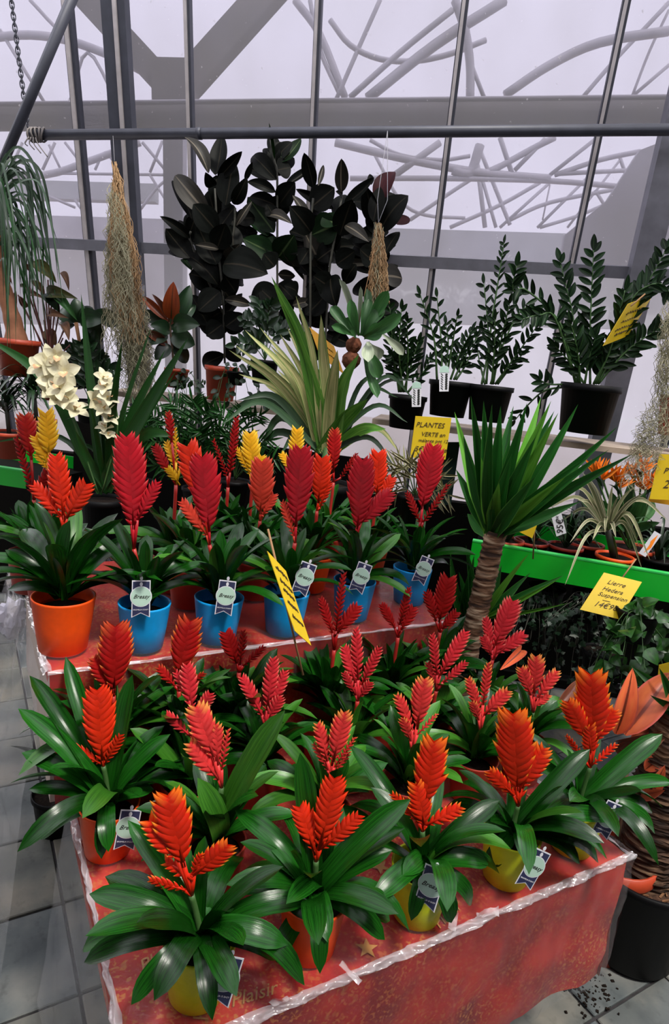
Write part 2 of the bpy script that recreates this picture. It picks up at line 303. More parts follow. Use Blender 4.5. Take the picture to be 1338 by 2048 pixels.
# unit leaves: from (0,0,0) to (1,0,0), width 1, arch upwards in z
def unit_leaf(name, mat, prof, arch=0.0, cup=0.1, nx=12, ny=4, wave=0.0, fold=False, tipcurl=0.0, ruffle=0.0):
    v, f, uv = [], [], []
    for i in range(nx+1):
        s = i/nx; w = prof(s)
        zc = arch*4*s*(1-s) - tipcurl*max(0, s-0.7)**2*8
        for j in range(ny+1):
            q = j/ny*2-1
            zz = cup*w*(abs(q) if fold else q*q) + wave*math.sin(s*9+q)*0.3*abs(q) + ruffle*math.sin(s*17+q*2)*abs(q)
            v.append((s, q*w*0.5, zc+zz*0.3)); uv.append((s, j/ny))
    for i in range(nx):
        for j in range(ny): a = i*(ny+1)+j; f.append((a, a+ny+1, a+ny+2, a+1))
    return mesh(name, v, f, mat, uv)
P_STRAP = lambda s: (0.80+0.20*min(1, s*2.2))*(1 if s < 0.74 else max(0.0, 1-((s-0.74)/0.26)**2.0)**0.75)
P_SWORD = lambda s: (0.55+0.45*min(1, s*3))*(1-max(0, (s-0.35)/0.65)**1.5)
P_OVAL = lambda s: math.sin(PI*min(1, s**0.85*0.985+0.015))**0.72
P_SPOON = lambda s: 0.25+0.75*math.sin(PI*0.5*min(1, s/0.75))**2 if s < 0.75 else math.sqrt(max(0, 1-((s-0.75)/0.25)**2))
P_HEART = lambda s: (math.sqrt(min(1, s*6+0.05)) if s < 0.2 else max(0, 1-((s-0.2)/0.8)**1.6))
LEAF = {}
def leafmesh(kind, mat, arch=0.0, cup=0.25, **kw):
    k = (kind, mat, arch, cup, tuple(kw.items()))
    if k not in LEAF: LEAF[k] = unit_leaf('leaf', mat, {'strap': P_STRAP, 'sword': P_SWORD, 'oval': P_OVAL, 'spoon': P_SPOON, 'heart': P_HEART}[kind], arch, cup, **kw)
    return LEAF[k]
def put_leaf(root, me, P, Q, width, normal=None, name='leaf', roll=0.0, base=None):
    """a leaf from P to Q (world) whose face looks along normal"""
    P, Q = Vector(P), Vector(Q); x = Q-P; l = x.length; x = x/l
    n = Vector(normal) if normal is not None else UP
    n = n - x*n.dot(x)
    n = n.normalized() if n.length > 1e-4 else x.orthogonal().normalized()
    if roll: n = Matrix.Rotation(roll, 3, x) @ n
    y = n.cross(x)
    o = Vector(base) if base is not None else Vector(root.location)
    m = Matrix(((x.x*l, y.x*width, n.x*l, P.x-o.x), (x.y*l, y.y*width, n.y*l, P.y-o.y), (x.z*l, y.z*width, n.z*l, P.z-o.z), (0, 0, 0, 1)))
    return obj(name, me, root, m)
def ribbon(pts, w, normal=None, mat='thin_leaf', name='leaf', taper=1.6):
    """a thin leaf along a path, two columns folded along the middle"""
    pts = [Vector(p) for p in pts]; k = len(pts); v, f, uv = [], [], []
    for i, p in enumerate(pts):
        t = (pts[min(i+1, k-1)]-pts[max(i-1, 0)]).normalized(); s = i/(k-1)
        n = Vector(normal) if normal is not None else UP
        y = t.cross(n); y = y.normalized() if y.length > 1e-5 else t.orthogonal().normalized(); nn = y.cross(t)
        ww = w*(0.6+0.4*min(1, s*4))*(1-s**(taper*2))+0.0004
        for j, q in enumerate((-1, 0, 1)): v.append(p+y*q*ww/2+nn*(abs(q)*ww*0.14)); uv.append((s, j/2))
    for i in range(k-1):
        for j in range(2): a = i*3+j; f.append((a, a+1, a+4, a+3))
    return mesh(name, v, f, mat, uv)
TXT = {}
def text_mesh(t, size, mat, shear=0.0):
    k = (t, size, mat, shear)
    if k not in TXT:
        cu = bpy.data.curves.new('lettering', 'FONT'); cu.body = t; cu.size = size; cu.shear = shear; cu.align_x = 'CENTER'; cu.align_y = 'CENTER'; cu.resolution_u = 2; cu.extrude = 0.0003
        o = bpy.data.objects.new('lettering', cu); C.objects.link(o); dg = bpy.context.evaluated_depsgraph_get(); dg.update()
        me = bpy.data.meshes.new_from_object(o.evaluated_get(dg)); bpy.data.objects.remove(o); bpy.data.curves.remove(cu)
        me.materials.clear(); me.materials.append(M[mat]); me.name = 'lettering'; TXT[k] = me
    return TXT[k]
def facing(P, yaw=0.0, tilt=0.0, roll=0.0):
    """axes of a flat thing at P that looks at the lens: right, up, towards"""
    d = CAM-Vector(P); d.z = 0; d.normalize(); d = Matrix.Rotation(yaw, 3, 'Z') @ d
    r = UP.cross(d).normalized(); u = UP.copy()
    R = Matrix((r, u, d)).transposed()
    return R @ Matrix.Rotation(-tilt, 3, 'X') @ Matrix.Rotation(roll, 3, 'Z')
def m4(R, t):
    m = R.to_4x4(); m.translation = t; return m
# ================================================================== THE SETTING
# floor: slab of joints, tiles proud of it
fl = struct(obj('floor', MB().box((0.4, 2.0, -0.031), 8.5, 9.0, 0.05).mesh('floor', 'grout', False)))
TY = 0.539; T1 = Vector((math.cos(TY), math.sin(TY), 0)); T2 = Vector((-math.sin(TY), math.cos(TY), 0))
def tile_mesh():
    bm = bmesh.new(); bmesh.ops.create_cube(bm, size=1); bmesh.ops.scale(bm, vec=(0.312, 0.322, 0.02), verts=bm.verts)
    bmesh.ops.bevel(bm, geom=[e for e in bm.edges], offset=0.003, segments=1, affect='EDGES')
    me = bpy.data.meshes.new('tile'); bm.to_mesh(me); bm.free(); me.materials.append(M['tile']); return me
tm = tile_mesh()
RT_ = Matrix((T1, T2, UP)).transposed()
for i in range(-7, 11):
    for j in range(-4, 12):
        p = T1*(0.25+0.32*(i+0.5)) + T2*(0.822+0.33*(j+0.5))
        q = p
        if abs(p.x) > 2.6 or p.y > 4.3 or p.y < 0.3: continue
        a = p.dot(E1); b = p.dot(E2)
        if 0.45 < a < 1.15 and 1.2 < b < 2.4: continue        # under the middle of the table, never in view
        obj('tile', tm, fl, m4(RT_ @ Matrix.Rotation(random.uniform(-.004, .004), 3, 'X'), p+UP*(-0.008+random.uniform(-.0015, .0015))))
# inclined glass wall
WY, WT = -0.146, 0.22
W1 = Vector((math.cos(WY), math.sin(WY), 0)); WN = Vector((-math.sin(WY), math.cos(WY), 0)); WU = -WN*math.sin(WT)+UP*math.cos(WT); WO = W1.cross(WU); WO = WO if WO.y > 0 else -WO
WP0 = at_y(669, 510, 3.4)
def wall(a, u, o=0.0): return WP0+W1*a+WU*u+WO*o
wl = bpy.data.objects.new('wall_far', None); C.objects.link(wl); struct(wl)
U0, U1 = -2.28, 1.75
A = [-2.6, -1.92, -1.30, -0.722, -0.128, 0.490, 1.125, 1.75, 2.4]
for i, a in enumerate(A):
    if i in (0, 8): continue
    w = 0.045 if i in (2,) else 0.030
    world_part('glazing_bar', MB().beam(wall(a, U0, -0.03), wall(a, U1, -0.03), w, 0.035, WO), 'dark_steel', wl, False)
    world_part('bar_cap', MB().beam(wall(a-0.004, U0, -0.052), wall(a-0.004, U1, -0.052), w*0.45, 0.012, WO), 'alu', wl, False)
# main post: dark flange, pale rail, rusty flange
for d, w, m, dep in ((-0.042, 0.056, 'dark_steel', 0.06), (-0.004, 0.018, 'alu', 0.07), (0.024, 0.036, 'dark_steel', 0.05)):
    world_part('post', MB().beam(wall(-1.032+d, U0, -0.07), wall(-1.032+d, U1, -0.07), w, dep, WO), m, wl, False)
world_part('cleat', MB().box(wall(-0.985, -0.245, -0.12), 0.03, 0.05, 0.07), 'steel', wl, False)
world_part('rafter', MB().beam(wall(1.455, U0, -0.08), wall(1.40, U1, -0.08), 0.11, 0.09, WO), 'steel', wl, False)
world_part('transom', MB().beam(wall(-2.6, -0.085, -0.045), wall(2.4, 0.062, -0.045), 0.052, 0.05, WO), 'steel', wl, False)
for i in range(8):
    a0, a1 = A[i]+0.006, A[i+1]-0.006
    t0, t1 = (-0.085+0.147*(q+2.6)/5.0 for q in (a0, a1))
    for (l0, l1, h1, h0, m) in ((U0, U0, t1, t0, 'glass_low'), (t0, t1, U1, U1, 'glass')):
        k = MB().add([wall(a0, l0), wall(a1, l1), wall(a1, h1), wall(a0, h0)], [(0, 1, 2, 3)])
        world_part('glass_pane', k, m, wl, False)
# unseen side and back walls block light; roof boards added, gapped to shape it
struct(obj('shade_kneewall_far', MB().beam(wall(-2.8, -2.23, -.13)*1, wall(2.6, -2.23, -.13), .06, .06, WO).beam(wall(-2.8, -1.70, -.13), wall(2.6, -1.66, -.13), 1.0, .03, WO).mesh('shade_kneewall_far', 'under', False)))  # knee wall added near-black to deepen the shade along the glass foot
M['hall'] = plain('hall_wall', (0.10, 0.085, 0.08), 0.8); M['shade'] = plain('light_blocking_board', (0.16, 0.15, 0.16), 0.8)
CZ = 3.55
roof = bpy.data.objects.new('ceiling', None); C.objects.link(roof); struct(roof)
for (y0, y1) in ((-3.4, -1.2), (-0.85, -0.35), (0.75, 1.15), (2.0, 2.35)):
    world_part('light_blocking_board', MB().box((0, (y0+y1)/2, CZ), 9, y1-y0, 0.05), 'shade', roof, False)
for x in (-3, -1.5, 0, 1.5, 3):
    world_part('roof_bar', MB().box((x, -0.5, CZ-0.06), 0.05, 5.8, 0.06), 'steel', roof, False)
struct(obj('wall_back', MB().box((0, -3.4, 1.75), 9, 0.1, 3.6).mesh('wall_back', 'hall', False)))
struct(obj('wall_left', MB().box((-4.4, 0, 1.75), 0.1, 7, 3.6).mesh('wall_left', 'hall', False)))
struct(obj('wall_right', MB().box((4.4, 0, 1.75), 0.1, 7, 3.6).mesh('wall_right', 'hall', False)))
# ---------------------------------------------- outside: the next house seen through the glass
def px_line(pts, Y): return [at_y(x, y, Y) for x, y in pts]
gut = thing('roof_gutter', at_y(669, 230, 3.75)*1, 'long grey mossy roof gutter running level behind the upper glass panes', 'gutter')
gl0, gl1 = at_y(-300, 238, 4.1), at_y(1700, 222, 3.6)
gut.location = (gl0+gl1)/2
world_part('channel', MB().tube([gl0, gl1], 0.068, 10), 'outer_dirty', gut); 
world_part('lip', MB().tube([gl0+Vector((0, -.05, .055)), gl1+Vector((0, -.05, .055))], 0.010, 6), 'outer', gut)
col = thing('gutter_column', at_y(352, 700, 4.3), 'pale steel column with two V braces outside the glass, behind the main post', 'column')
world_part('shaft', MB().beam(at_y(352, 760, 4.3), at_y(350, 235, 4.1), 0.115, 0.10, Vector((0, 1, 0))), 'outer', col, False)
world_part('brace', MB().beam(at_y(345, 185, 4.1), at_y(120, -60, 4.3), 0.13, 0.12, Vector((0, 1, 0))), 'outer_dirty', col, False)
world_part('brace', MB().beam(at_y(355, 190, 4.1), at_y(570, -50, 4.3), 0.15, 0.12, Vector((0, 1, 0))), 'outer_dirty', col, False)
world_part('bracket', MB().beam(at_y(350, 125, 4.1), at_y(352, 215, 4.1), 0.24, 0.13, Vector((0, 1, 0))), 'outer_dirty', col, False)
TR = [  # (label, Y, [(polyline, radius)...])
 ('bent roof arch of the next house, behind the upper right panes', 6.0, [([(660, 40), (700, 90), (760, 118), (830, 122), (900, 108), (972, 80)], .030), ([(760, 0), (720, 90), (672, 200)], .028), ([(1010, 190), (1100, 130), (1200, 85), (1338, 62)], .050)]),
 ('doubled diagonal roof tubes behind the upper middle panes', 5.5, [([(700, 195), (800, 105), (905, 20)], .030), ([(735, 197), (870, 90), (1010, 0)], .052), ([(910, 0), (930, 60), (940, 130), (940, 205)], .045), ([(935, 110), (970, 200)], .022)]),
 ('thin crossing tubes behind the top right corner pane', 7.0, [([(1165, 195), (1230, 120), (1338, 5)], .03), ([(1265, 190), (1300, 100), (1338, 20)], .018), ([(1270, 188), (1338, 130)], .025), ([(620, 0), (640, 100), (680, 190)], .03), ([(590, 0), (640, 70), (690, 195)], .05)]),
 ('arched roof tubes behind the upper left panes', 6.0, [([(-20, 76), (60, 70), (140, 82), (230, 115), (280, 140)], .045), ([(140, 205), (175, 105), (235, 205)], .02), ([(0, 60), (95, 215)], .022), ([(60, 0), (130, 70), (230, 120)], .022)]),
 ('web of crossing truss tubes behind the middle right panes', 7.5, [([(670, 285), (820, 320), (960, 345), (1100, 357)], .055), ([(700, 357), (900, 357), (1100, 362), (1260, 375)], .038),
   ([(790, 350), (880, 285)], .05), ([(740, 280), (800, 310), (880, 320), (940, 312)], .028), ([(970, 350), (1060, 300), (1110, 275)], .045), ([(1030, 340), (1090, 278)], .035), ([(1000, 275), (1025, 350)], .035),
   ([(1100, 350), (1195, 275)], .03), ([(1110, 350), (1200, 320), (1280, 303)], .035), ([(1110, 348), (1270, 340)], .03), ([(960, 290), (940, 345), (905, 340)], .07)]),
 ('lower web of truss tubes behind the panes above the transom', 9.0, [([(820, 440), (940, 360), (1000, 330)], .035), ([(900, 455), (1000, 410), (1080, 365)], .035), ([(955, 330), (970, 455)], .04), ([(960, 300), (1000, 400), (1020, 450)], .035), ([(965, 360), (992, 455)], .03),
   ([(1000, 455), (1100, 365)], .03), ([(1020, 440), (1100, 405), (1250, 375)], .035), ([(1075, 455), (1180, 350)], .028), ([(1080, 455), (1160, 430), (1230, 400)], .03), ([(1135, 455), (1240, 320)], .022), ([(1190, 380), (1215, 420)], .028), ([(1240, 315), (1255, 360)], .03),
   ([(750, 310), (800, 400), (850, 430), (930, 436)], .03), ([(1085, 440), (1100, 370)], .014)]),
 ('lattice truss of the next house behind the left panes', 7.5, [([(-20, 350), (90, 350), (180, 322), (280, 285)], .05), ([(0, 345), (350, 350)], .02), ([(20, 340), (45, 285)], .02), ([(85, 340), (110, 285)], .022), ([(98, 290), (122, 340)], .02), ([(130, 285), (165, 330)], .022), ([(190, 340), (210, 305), (238, 340)], .02),
   ([(80, 385), (150, 415)], .02), ([(150, 400), (165, 418), (185, 395)], .02), ([(285, 285), (335, 345)], .025), ([(300, 345), (325, 282)], .022), ([(280, 420), (320, 370), (360, 345)], .022), ([(300, 350), (350, 430)], .022)]),
]
for lab, Y, lines in TR:
    t = thing('roof_truss', at_y(lines[0][0][0][0], lines[0][0][0][1], Y), 'pale steel '+lab, 'truss')
    for pts, r in lines:
        P = px_line(pts, Y); P = spline(P, 4) if len(P) > 2 else P
        world_part('truss_tube', MB().tube(P, r*.72, 6), 'outer', t)
for lab, Y, y0, y1, x0, x1, m in (('pale low wall of the next house seen through the glass', 10.0, 452, 640, 640, 1500, 'outer_pale'), ('grey low roof edge of the next house behind the left panes', 10.0, 422, 640, -200, 370, 'outer'),
        ('pale beam of the next house behind the left panes, under the truss', 8.2, 352, 388, -200, 310, 'outer_pale')):
    a, b, c_, d = at_y(x0, y0, Y), at_y(x1, y0+(x1-x0)*0.03, Y), at_y(x1, y1+(x1-x0)*0.03, Y), at_y(x0, y1, Y)
    k = MB().add([a, b, c_, d]+[p+Vector((0, 0.15, 0)) for p in (a, b, c_, d)], [(0, 1, 2, 3), (4, 7, 6, 5), (0, 4, 5, 1), (1, 5, 6, 2), (2, 6, 7, 3), (3, 7, 4, 0)])
    t = obj('neighbour_wall' if 'wall' in lab else 'neighbour_beam', k.mesh('neighbour_wall', m, False)); tag(t, lab, 'wall' if 'wall' in lab else 'beam')
Y = 4.4; k = MB(); ol = [(1345, 275), (1280, 300), (1215, 400), (1130, 470), (1118, 545), (1345, 560)]
f_ = [at_y(x, y, Y) for x, y in ol]; n_ = len(f_)
k.add(f_+[p+Vector((0, 0.04, 0)) for p in f_], [tuple(range(n_)), tuple(reversed(range(n_, 2*n_)))]+[(i, (i+1) % n_, n_+(i+1) % n_, n_+i) for i in range(n_)])
tag(obj('weather_sheet', k.mesh('weather_sheet', 'outer', False)), 'grey slanted weather sheet outside the glass near the right edge', 'sheet')
yard = struct(obj('ground_outside', MB().box((0, 14, -0.08), 60, 20, 0.1).mesh('ground_outside', plain('pale_yard', (0.5, 0.45, 0.42), 0.9), False)))
# ---------------------------------------------- inside steel: pipe, chain, brace
pl, pr = at_y(58, 270, 3.2), at_y(1500, 258, 2.82)
pp = thing('hanging_pipe', pl, 'long dark steel pipe hung level across the glass wall', 'pipe')
world_part('tube', MB().tube([pl, pr], 0.0225, 14), 'dark_steel', pp)
world_part('socket', MB().tube([pl.lerp(pr, .262), pl.lerp(pr, .268)], 0.025, 14), 'dark_steel', pp)
rp = MB(); q0 = pl.lerp(pr, 0.012)
for i in range(5):
    c = pl.lerp(pr, 0.004+0.005*i); rp.tube([c+Vector((0, math.cos(a)*.029, math.sin(a)*.029))+Vector((math.sin(a*1.5+i)*.006, 0, 0)) for a in [2*PI*k/12 for k in range(13)]], 0.0045, 5)
for i in range(4): rp.tube(spline([q0+Vector((.01*i-.02, -.03, -.02)), q0+Vector((.02*i-.03, -.045, -.05)), q0+Vector((.03*i-.02, -.04, -.06-.012*i))], 4), 0.003, 4)
tag(obj('rope_knot', rp.mesh('rope_knot', plain('grey_rope', (0.2, 0.18, 0.17), 0.8))), 'frayed grey rope wound round the left end of the hanging pipe', 'rope')
ct, cb = at_y(20, -20, 3.2), at_y(55, 252, 3.18)
ch = thing('chain', cb, 'thin steel chain that carries the left end of the pipe', 'chain')
lm = MB(); lm.tube([Vector((math.cos(a)*.009, 0, math.sin(a)*.019)) for a in [2*PI*k/12 for k in range(13)]], 0.0028, 5); lm = lm.mesh('link', 'dark_steel')
N_ = 24; dv = (ct-cb); zq = dv.to_track_quat('Z', 'Y').to_matrix()
for i in range(N_): obj('link', lm, ch, m4(zq @ Matrix.Rotation(PI/2*(i % 2)+0.4, 3, 'Z'), cb+dv*((i+.5)/N_)-Vector(ch.location)))
tag(obj('wall_brace', MB().tube([at_y(-30, 410, 3.15), at_y(160, -40, 3.0)], 0.022, 10).mesh('wall_brace', 'dark_steel')), 'dark diagonal steel brace tube across the top left corner', 'brace')
# ================================================================== THE DISPLAY TABLE
A0, A1, B0, B1, B2 = 0.20, 1.405, 0.795, 1.465, 2.25       # along, along, front, riser front, back
RA0, RA1 = 0.145, 1.33
tb = thing('display_table', tab(0.8, 1.3, 0), 'two-tier trestle table hidden under red cloth and clear film', 'table')
world_part('tabletop', MB().box(tab((A0+A1)/2, (B0+B2)/2, ZT-0.028), A1-A0-0.02, B2-B0-0.02, 0.03, Matrix((E1, E2, UP)).transposed()), 'under', tb, False)
for a in (A0+0.12, A1-0.14):
    for b in (B0+0.14, B2-0.1):
        world_part('leg', MB().beam(tab(a, b, 0), tab(a, b, ZT-0.05), 0.05, 0.05), 'under', tb, False)
world_part('riser_side', MB().box(tab(RA0+0.012, (B1+B2)/2, (ZT+ZR)/2-0.006), 0.016, B2-B1-0.02, ZR-ZT-0.03, Matrix((E1, E2, UP)).transposed()), 'panel', tb, False)
world_part('riser_side', MB().box(tab(RA1-0.012, (B1+B2)/2, (ZT+ZR)/2-0.006), 0.016, B2-B1-0.02, ZR-ZT-0.03, Matrix((E1, E2, UP)).transposed()), 'panel', tb, False)
world_part('riser_top', MB().box(tab((RA0+RA1)/2, (B1+B2)/2, ZR-0.017), RA1-RA0-0.01, B2-B1-0.01, 0.02, Matrix((E1, E2, UP)).transposed()), 'panel', tb, False)
def sheet(mb, p00, p10, p11, p01, nu, nv, nrm, amp, freq, edge=0.0, seed=0):
    """a rippled patch between four corners, flat along its borders"""
    o = len(mb.v); p00, p10, p11, p01 = map(Vector, (p00, p10, p11, p01))
    for j in range(nv+1):
        for i in range(nu+1):
            u, v = i/nu, j/nv; p = p00*(1-u)*(1-v)+p10*u*(1-v)+p11*u*v+p01*(1-u)*v
            k = min(1, 6*min(u, 1-u)+edge)*min(1, 6*min(v, 1-v)+edge)
            d = noise.fractal(p*freq+Vector((seed, 3, 7)), 1.0, 2.0, 4)
            mb.v.append(p+nrm*(amp*d*k))
    for j in range(nv):
        for i in range(nu): a = o+j*(nu+1)+i; mb.f.append((a, a+1, a+nu+2, a+nu+1))
    return mb
def drape(mb, off, amp, freq, hem, n, seed):
    o = off
    a0, a1, b0, b1, b2 = A0-o, A1+o, B0-o, B1-o, B2
    ra0, ra1 = RA0-o, RA1+o; zt, zr = ZT+o, ZR+o
    sheet(mb, tab(a0, b0, zt), tab(a1, b0, zt), tab(a1, b1, zt), tab(a0, b1, zt), 34*n, 18*n, UP, amp*.5, freq, 0, seed)             # lower top
    sheet(mb, tab(ra0, b1, zr), tab(ra1, b1, zr), tab(ra1, b2, zr), tab(ra0, b2, zr), 34*n, 20*n, UP, amp*.5, freq, 0, seed)         # riser top
    sheet(mb, tab(ra0, b1, zr), tab(ra1, b1, zr), tab(a1-.07, b1, zt), tab(a0-.04, b1, zt), 30*n, 12*n, -E2, amp, freq, 0, seed)      # riser front
    # front skirt, its hem uneven
    N = 44*n; ms = 14*n; st = len(mb.v)
    for j in range(ms+1):
        for i in range(N+1):
            u, v = i/N, j/ms; hz = hem(u); z = zt*(1-v)+hz*v
            p = tab(a0*(1-u)+a1*u, b0, z); fl = math.sin(u*33+v*2)*0.004*v + noise.noise(Vector((u*9, v*2.5, 1)))*0.022*v + noise.fractal(Vector((u*30, v*7+u*12, seed)), 1, 2, 4)*amp
            mb.v.append(p - E2*fl + E1*(0.01*v*noise.noise(Vector((u*5, v*3, 2)))))
    for j in range(ms):
        for i in range(N): a = st+j*(N+1)+i; mb.f.append((a, a+1, a+N+2, a+N+1))
    sheet(mb, tab(a1, b0, zt), tab(a1, b1, zt), tab(a1+0.0, b1, hem(1)), tab(a1, b0, hem(1)), 14*n, 12*n, E1, amp*2, freq, 0.3, seed)   # right skirt
cl = MB(); drape(cl, 0.0, 0.004, 6, lambda u: 0.245+0.012*math.sin(u*9), 1, 1)
sheet(cl, tab(A0, B0, ZT), tab(A0, B1, ZT), tab(A0-.005, B1, ZT-.07), tab(A0-.005, B0, ZT-.07), 14, 3, -E1, 0.004, 6, .3, 3)
sheet(cl, tab(RA0, B1, ZR), tab(RA0, B2, ZR), tab(RA0-.004, B2, ZR-.02), tab(RA0-.004, B1, ZR-.02), 14, 3, -E1, 0.006, 9, .3, 4)
cl.mesh_ = cl.mesh('table_cloth', 'cloth')
cloth = tag(obj('table_cloth', cl.mesh_), 'red cloth printed with gold script and stars, wrapped over both tiers', 'cloth')
RTB = Matrix((E1, E2, UP)).transposed()
for (a, b, r) in ((0.29, 0.97, .25), (0.42, 0.83, -.1), (0.27, 1.08, .5), (0.47, 0.97, -.9), (0.60, 1.02, .7), (0.86, 0.83, .3), (1.10, 0.86, -.2), (0.40, 1.14, .1), (0.33, 0.86, 1.4)):
    obj('printed_word', text_mesh('Plaisir', 0.036, 'gold_print', 0.35), cloth, m4(RTB @ Matrix.Rotation(r, 3, 'Z'), tab(a, b, ZT+0.0035)))
st_ = MB(); ps = [Vector((math.cos(PI/2+PI*k/5), math.sin(PI/2+PI*k/5), 0))*(0.024 if k % 2 == 0 else 0.010) for k in range(10)]
st_.add([Vector((0, 0, 0.0005))]+ps, [(0, k+1, (k+1) % 10+1) for k in range(10)]); st_ = st_.mesh('printed_star', 'gold_print', False)
for (a, b, r) in ((0.52, 0.86, .3), (0.70, 0.96, .1), (0.66, 0.83, .8), (0.93, 0.90, .5), (1.18, 0.95, .2), (1.32, 0.87, .9), (1.34, 1.05, .4), (0.36, 0.92, .6), (0.80, 1.0, .1)):
    obj('printed_star', st_, cloth, m4(RTB @ Matrix.Rotation(r, 3, 'Z'), tab(a, b, ZT+0.003)))
fm = MB(); drape(fm, 0.011, 0.007, 11, lambda u: 0.225+0.02*math.sin(u*7+1), 2, 9)
film = tag(obj('clear_film', fm.mesh('clear_film', 'film')), 'wrinkled clear plastic film laid over the red table cloth', 'film')
# gathered film along the front edge, the right corner and the riser's edges
def gather(p, q, w, out, seed, n=150, amp=0.006):
    mb = MB(); p, q = Vector(p), Vector(q); x = (q-p).normalized()
    for i in range(n+1):
        c = p.lerp(q, i/n)
        for k in range(7):
            a = k/6; ang = -0.25+a*2.0
            r = w*(0.55+0.45*noise.noise(Vector((i*.05, seed, 0))))
            d = noise.fractal(Vector((i*.16, a*2.4, seed)), 1, 2, 3)
            pos = c + out*(math.sin(ang)*r-0.25*w) + UP*(math.cos(ang)*r*0.7-0.35*w) + (out*.7+UP*.7)*(amp*d)
            mb.v.append(pos)
    for i in range(n):
        for k in range(6): a = i*7+k; mb.f.append((a, a+1, a+8, a+7))
    return mb
def fold(p, q, w, out, seed, n=150, amp=0.006): return world_part('film_fold', gather(p, q, w, out, seed, n, amp), 'film_fold', film)
fold(tab(A0-.01, B0-.008, ZT+.010), tab(A1+.014, B0-.008, ZT+.010), 0.021, -E2, 1, 300, .010)
fold(tab(A1+.004, B0, ZT+.006), tab(A1+.004, B1, ZT+.006), 0.018, E1, 2, 90)
fold(tab(RA0-.004, B1-.004, ZR+.006), tab(RA1, B1-.004, ZR+.006), 0.014, -E2, 3, 150)
fold(tab(RA0-.006, B1, ZR+.006), tab(RA0-.006, B2, ZR+.006), 0.026, -E1, 4, 120, .012)
fold(tab(A0-.006, B0, ZT+.006), tab(A0-.006, B1, ZT+.006), 0.018, -E1, 5, 110, .008)
s_ = sheet(MB(), tab(A0-.012, B0, ZT), tab(A0-.012, B1, ZT), tab(A0-.08, B1, 0.05), tab(A0-.05, B0, 0.2), 30, 22, -E1, 0.02, 4, .3, 12)
world_part('side_drop', s_, 'film_side', film)
s_ = sheet(MB(), tab(RA0-.02, B1, ZR), tab(RA0-.02, B2+.2, ZR), tab(RA0-.24, B2+.2, 0.06), tab(RA0-.12, B1, 0.06), 40, 34, -E1, 0.03, 3.5, .3, 15)
world_part('side_drop', s_, 'film_side', film)
s_ = MB()
for k, (px, py) in enumerate(((975, 1832), (905, 1850), (700, 1955), (560, 2010))):
    c = at_h(px, py, ZT+.012); R = Matrix.Rotation(k*1.3, 3, 'Z')
    sheet(s_, c+R @ Vector((-.022, -.008, 0)), c+R @ Vector((.022, -.008, .012)), c+R @ Vector((.022, .008, .018)), c+R @ Vector((-.022, .008, .004)), 8, 5, UP, .01, 40, 1, k)
stuff(world_part('film_scrap', s_, 'film_fold', film))
pc = at_y(25, 1235, 2.05); pb = MB(); pb_bm = bmesh.new(); bmesh.ops.create_icosphere(pb_bm, subdivisions=3, radius=0.045)
for v in pb_bm.verts: v.co *= 1+0.45*noise.fractal(v.co*40, 1, 2, 3); 
for v in pb_bm.verts: v.co.z *= 1.5
me = bpy.data.meshes.new('crumpled_paper'); pb_bm.to_mesh(me); pb_bm.free(); me.materials.append(M['paper']); o = obj('crumpled_paper', me); o.location = pc
tag(o, 'crumpled white paper stuffed beside the left edge of the upper tier', 'paper')

# ================================================================== POTTED BROMELIADS
def pot_mesh(col, r=0.065, h=0.122, name='pot'):
    rb = r*0.76
    return MB().lathe([(0.0, 0.0), (rb-.004, 0.0), (rb, 0.004), (rb+(r-rb)*.5, h*.5), (r-.001, h-.006), (r, h-.001), (r-.0025, h), (r-.005, h-.002), (r-.007, h-.02), (r-.012, h-.03)], 40).mesh(name, col)
POT = {}
def get_pot(col, s=1.0):
    k = (col, s)
    if k not in POT: POT[k] = pot_mesh('pot_'+col, 0.065*s, 0.122*s)
    return POT[k]
SOIL = MB(); SOIL.lathe([(0.001, .094), (.03, .097), (.054, .09)], 24); SOIL = SOIL.mesh('soil', 'soil')
BRACT = {}
def bract_mesh(m):
    if m not in BRACT:
        v, f, uv = [], [], []; n = 7
        for i in range(n+1):
            s = i/n; w = 0.40*(math.sin(PI*(0.08+0.92*s)**0.75) if s < 1 else 0); th = 0.035+0.085*math.sin(PI*s)
            kz = -0.10*math.sin(PI*s*.9)+0.16*s*s
            if s == 1: th = 0.004
            for j, (q, y) in enumerate(((1, th*.9), (.5, th*1.15), (0.12, th*.75), (0, 0), (0.12, -th*.75), (.5, -th*1.15), (1, -th*.9))):
                v.append((s*(1-.05*q), y, kz+q*w)); uv.append((s, j/6))
        for i in range(n):
            for j in range(6): a = i*7+j; f.append((a, a+7, a+8, a+1))
        BRACT[m] = mesh('bract', v, f, m, uv)
    return BRACT[m]
